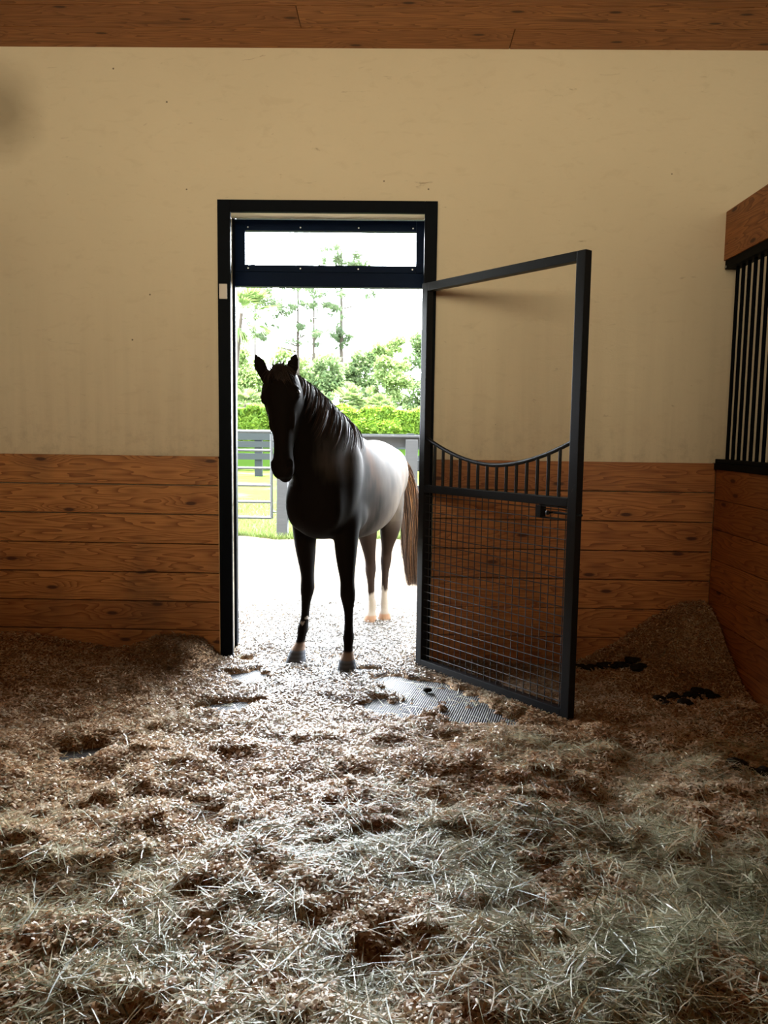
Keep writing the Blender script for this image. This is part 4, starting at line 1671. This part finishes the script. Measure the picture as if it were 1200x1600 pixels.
pine(-8.3, 60, 14.2, 201, [(0.2, 13.3, 1.2, 0.6), (-3.0, 12.6, 1.3, 0.7), (-1.6, 11.2, 1.2, 0.6), (-3.6, 10.0, 0.9, 0.7), (0.8, 9.6, 1.2, 0.7), (-2.8, 9.2, 0.8, 0.4)], 'slender pine with clumped branches above the head of the horse')
pine(-6.9, 59, 12.8, 202, [(0.6, 12.2, 1.3, 0.9), (-0.6, 11.4, 0.9, 0.7), (1.5, 11.3, 1.0, 0.8), (0.4, 9.3, 1.0, 0.5)], 'rounded pine crown left of the tall bare trunk')
pine(-4.8, 60, 17.0, 203, [(0.3, 15.6, 1.3, 0.6), (0.9, 15.0, 1.1, 0.5), (-0.7, 15.2, 0.9, 0.5), (2.2, 12.5, 0.55, 0.35), (0.1, 9.6, 0.9, 0.6), (-0.3, 8.8, 0.9, 0.6)], 'tall pine with a long bare trunk in the middle of the doorway view', trunk=0.20, lean=-0.15)
pine(-11.8, 60, 12.5, 204, [(1.2, 9.8, 0.5, 0.4), (0.5, 12.3, 1.2, 0.6)], 'thin pine trunk at the left edge behind the palm', trunk=0.12)


def palm(x, y, h, R_, seed, label, dead=True, nf2=46):
    r = np.random.default_rng(seed)
    e = empty('palm_tree', (x, y, 0), label, 'tree')
    b = MB()
    b.tube([(x-0.11*h, y, -0.1), (x-0.05*h, y, h*0.5), (x, y, h+0.15)], [0.08, 0.075, 0.07], 10)
    b.build('trunk', M['bark'], e, smooth=True)
    for part, mt, cnt, lo, hi in (('fronds', 'leaf_palm', nf2, -0.7, 1.3), ('dry_fronds', 'leaf_dead', 16 if dead else 0, -1.35, -0.5)):
        if cnt == 0:
            continue
        v, f, rn = [], [], []
        for k in range(cnt):
            az = r.uniform(0, 6.28)
            el = r.uniform(lo, hi)
            d = np.array([math.cos(az)*math.cos(el), math.sin(az)*math.cos(el), math.sin(el)])
            c_ = np.array([x, y, h]) + d*R_*0.45
            sd = np.cross(d, [0, 0, 1.0])
            sd /= np.linalg.norm(sd)+1e-6
            for j in range(18):          # fan of pleated leaflets
                fa = (j/17-0.5)*2.6
                dd = d*math.cos(fa) + sd*math.sin(fa)
                L_ = R_*0.55*(0.75+0.25*math.cos(fa))*r.uniform(0.85, 1.1)
                tip = c_ + dd*L_ + np.array([0, 0, -0.18*L_])
                w2 = np.cross(dd, [0.3, 0.2, 1])
                w2 = w2/np.linalg.norm(w2)*L_*0.045
                mid = c_ + dd*L_*0.5
                i_ = len(v)
                v += [c_, mid+w2, tip, mid-w2]
                f.append((i_, i_+1, i_+2, i_+3))
                rn += [r.random()]*4
        mk(part, np.array(v), f, M[mt], e, attrs={'rnd': np.array(rn)})
    return e


palm(-5.95, 25, 5.7, 1.6, 301, 'large fan palm at the upper left edge of the doorway', dead=False, nf2=40)
palm(-3.3, 46, 3.3, 1.5, 302, 'short cabbage palm with brown skirt right of the tall bare trunk')
palm(-10.3, 48, 3.2, 1.5, 303, 'short cabbage palm left of the head of the horse')
palm(-1.2, 46, 3.0, 1.2, 304, 'small cabbage palm low in front of the right hand trees')

# clipped hedge
r = np.random.default_rng(55)
n = 60000
x = r.uniform(-13, 4, n)
topz = 2.42 + 0.10*vnoise(x, x*0, 56, 0.7) + 0.12*vnoise(x, x*0, 57, 0.25)
on_top = r.random(n) < 0.25
z = np.where(on_top, topz - r.random(n)*0.15, r.uniform(0.4, 1, n)*topz)
y = np.where(on_top, 26 + r.uniform(0, 1.6, n), 26 + 0.25*vnoise(x, z, 58, 0.5) + r.uniform(-0.1, 0.15, n))
hd = leaves('hedge', np.stack([x, y, z], 1), 0.10, M['leaf_hedge'], None, 59, asp=0.6)
b = MB()
b.box(-13, 4, 26.25, 27.6, 0, 2.25)
hb = b.build('hedge_core', M['leaf_hedge'], hd)
tag(hd, 'bright lime green hedge running across behind the fences', 'hedge')

# grass along the fence
n = 42000
r = np.random.default_rng(66)
x = r.uniform(-4.5, 1.2, n)
y = 5.95 + 5.5*r.random(n)**1.8 + 0.15*vnoise(x, x*0, 67, 0.3)
hgt = r.uniform(0.03, 0.10, n)
wv_ = r.uniform(0.003, 0.007, n)
az = r.uniform(0, 6.28, n)
lean = r.normal(0, 0.04, (n, 2))
z0 = np.full(n, -0.03)
base = np.stack([x, y, z0], 1)
sd = np.stack([np.cos(az), np.sin(az), az*0], 1)*wv_[:, None]
tip = base + np.stack([lean[:, 0], lean[:, 1], hgt], 1)
v = np.stack([base-sd, base+sd, tip+sd*0.2, tip-sd*0.2], 1).reshape(-1, 3)
tag(mk('grass', v, np.arange(4*n).reshape(-1, 4), M['grass'], attrs={'rnd': np.repeat(r.random(n), 4)}), 'short bright grass at the edge of the sand by the yard fence', 'grass', kind='stuff')
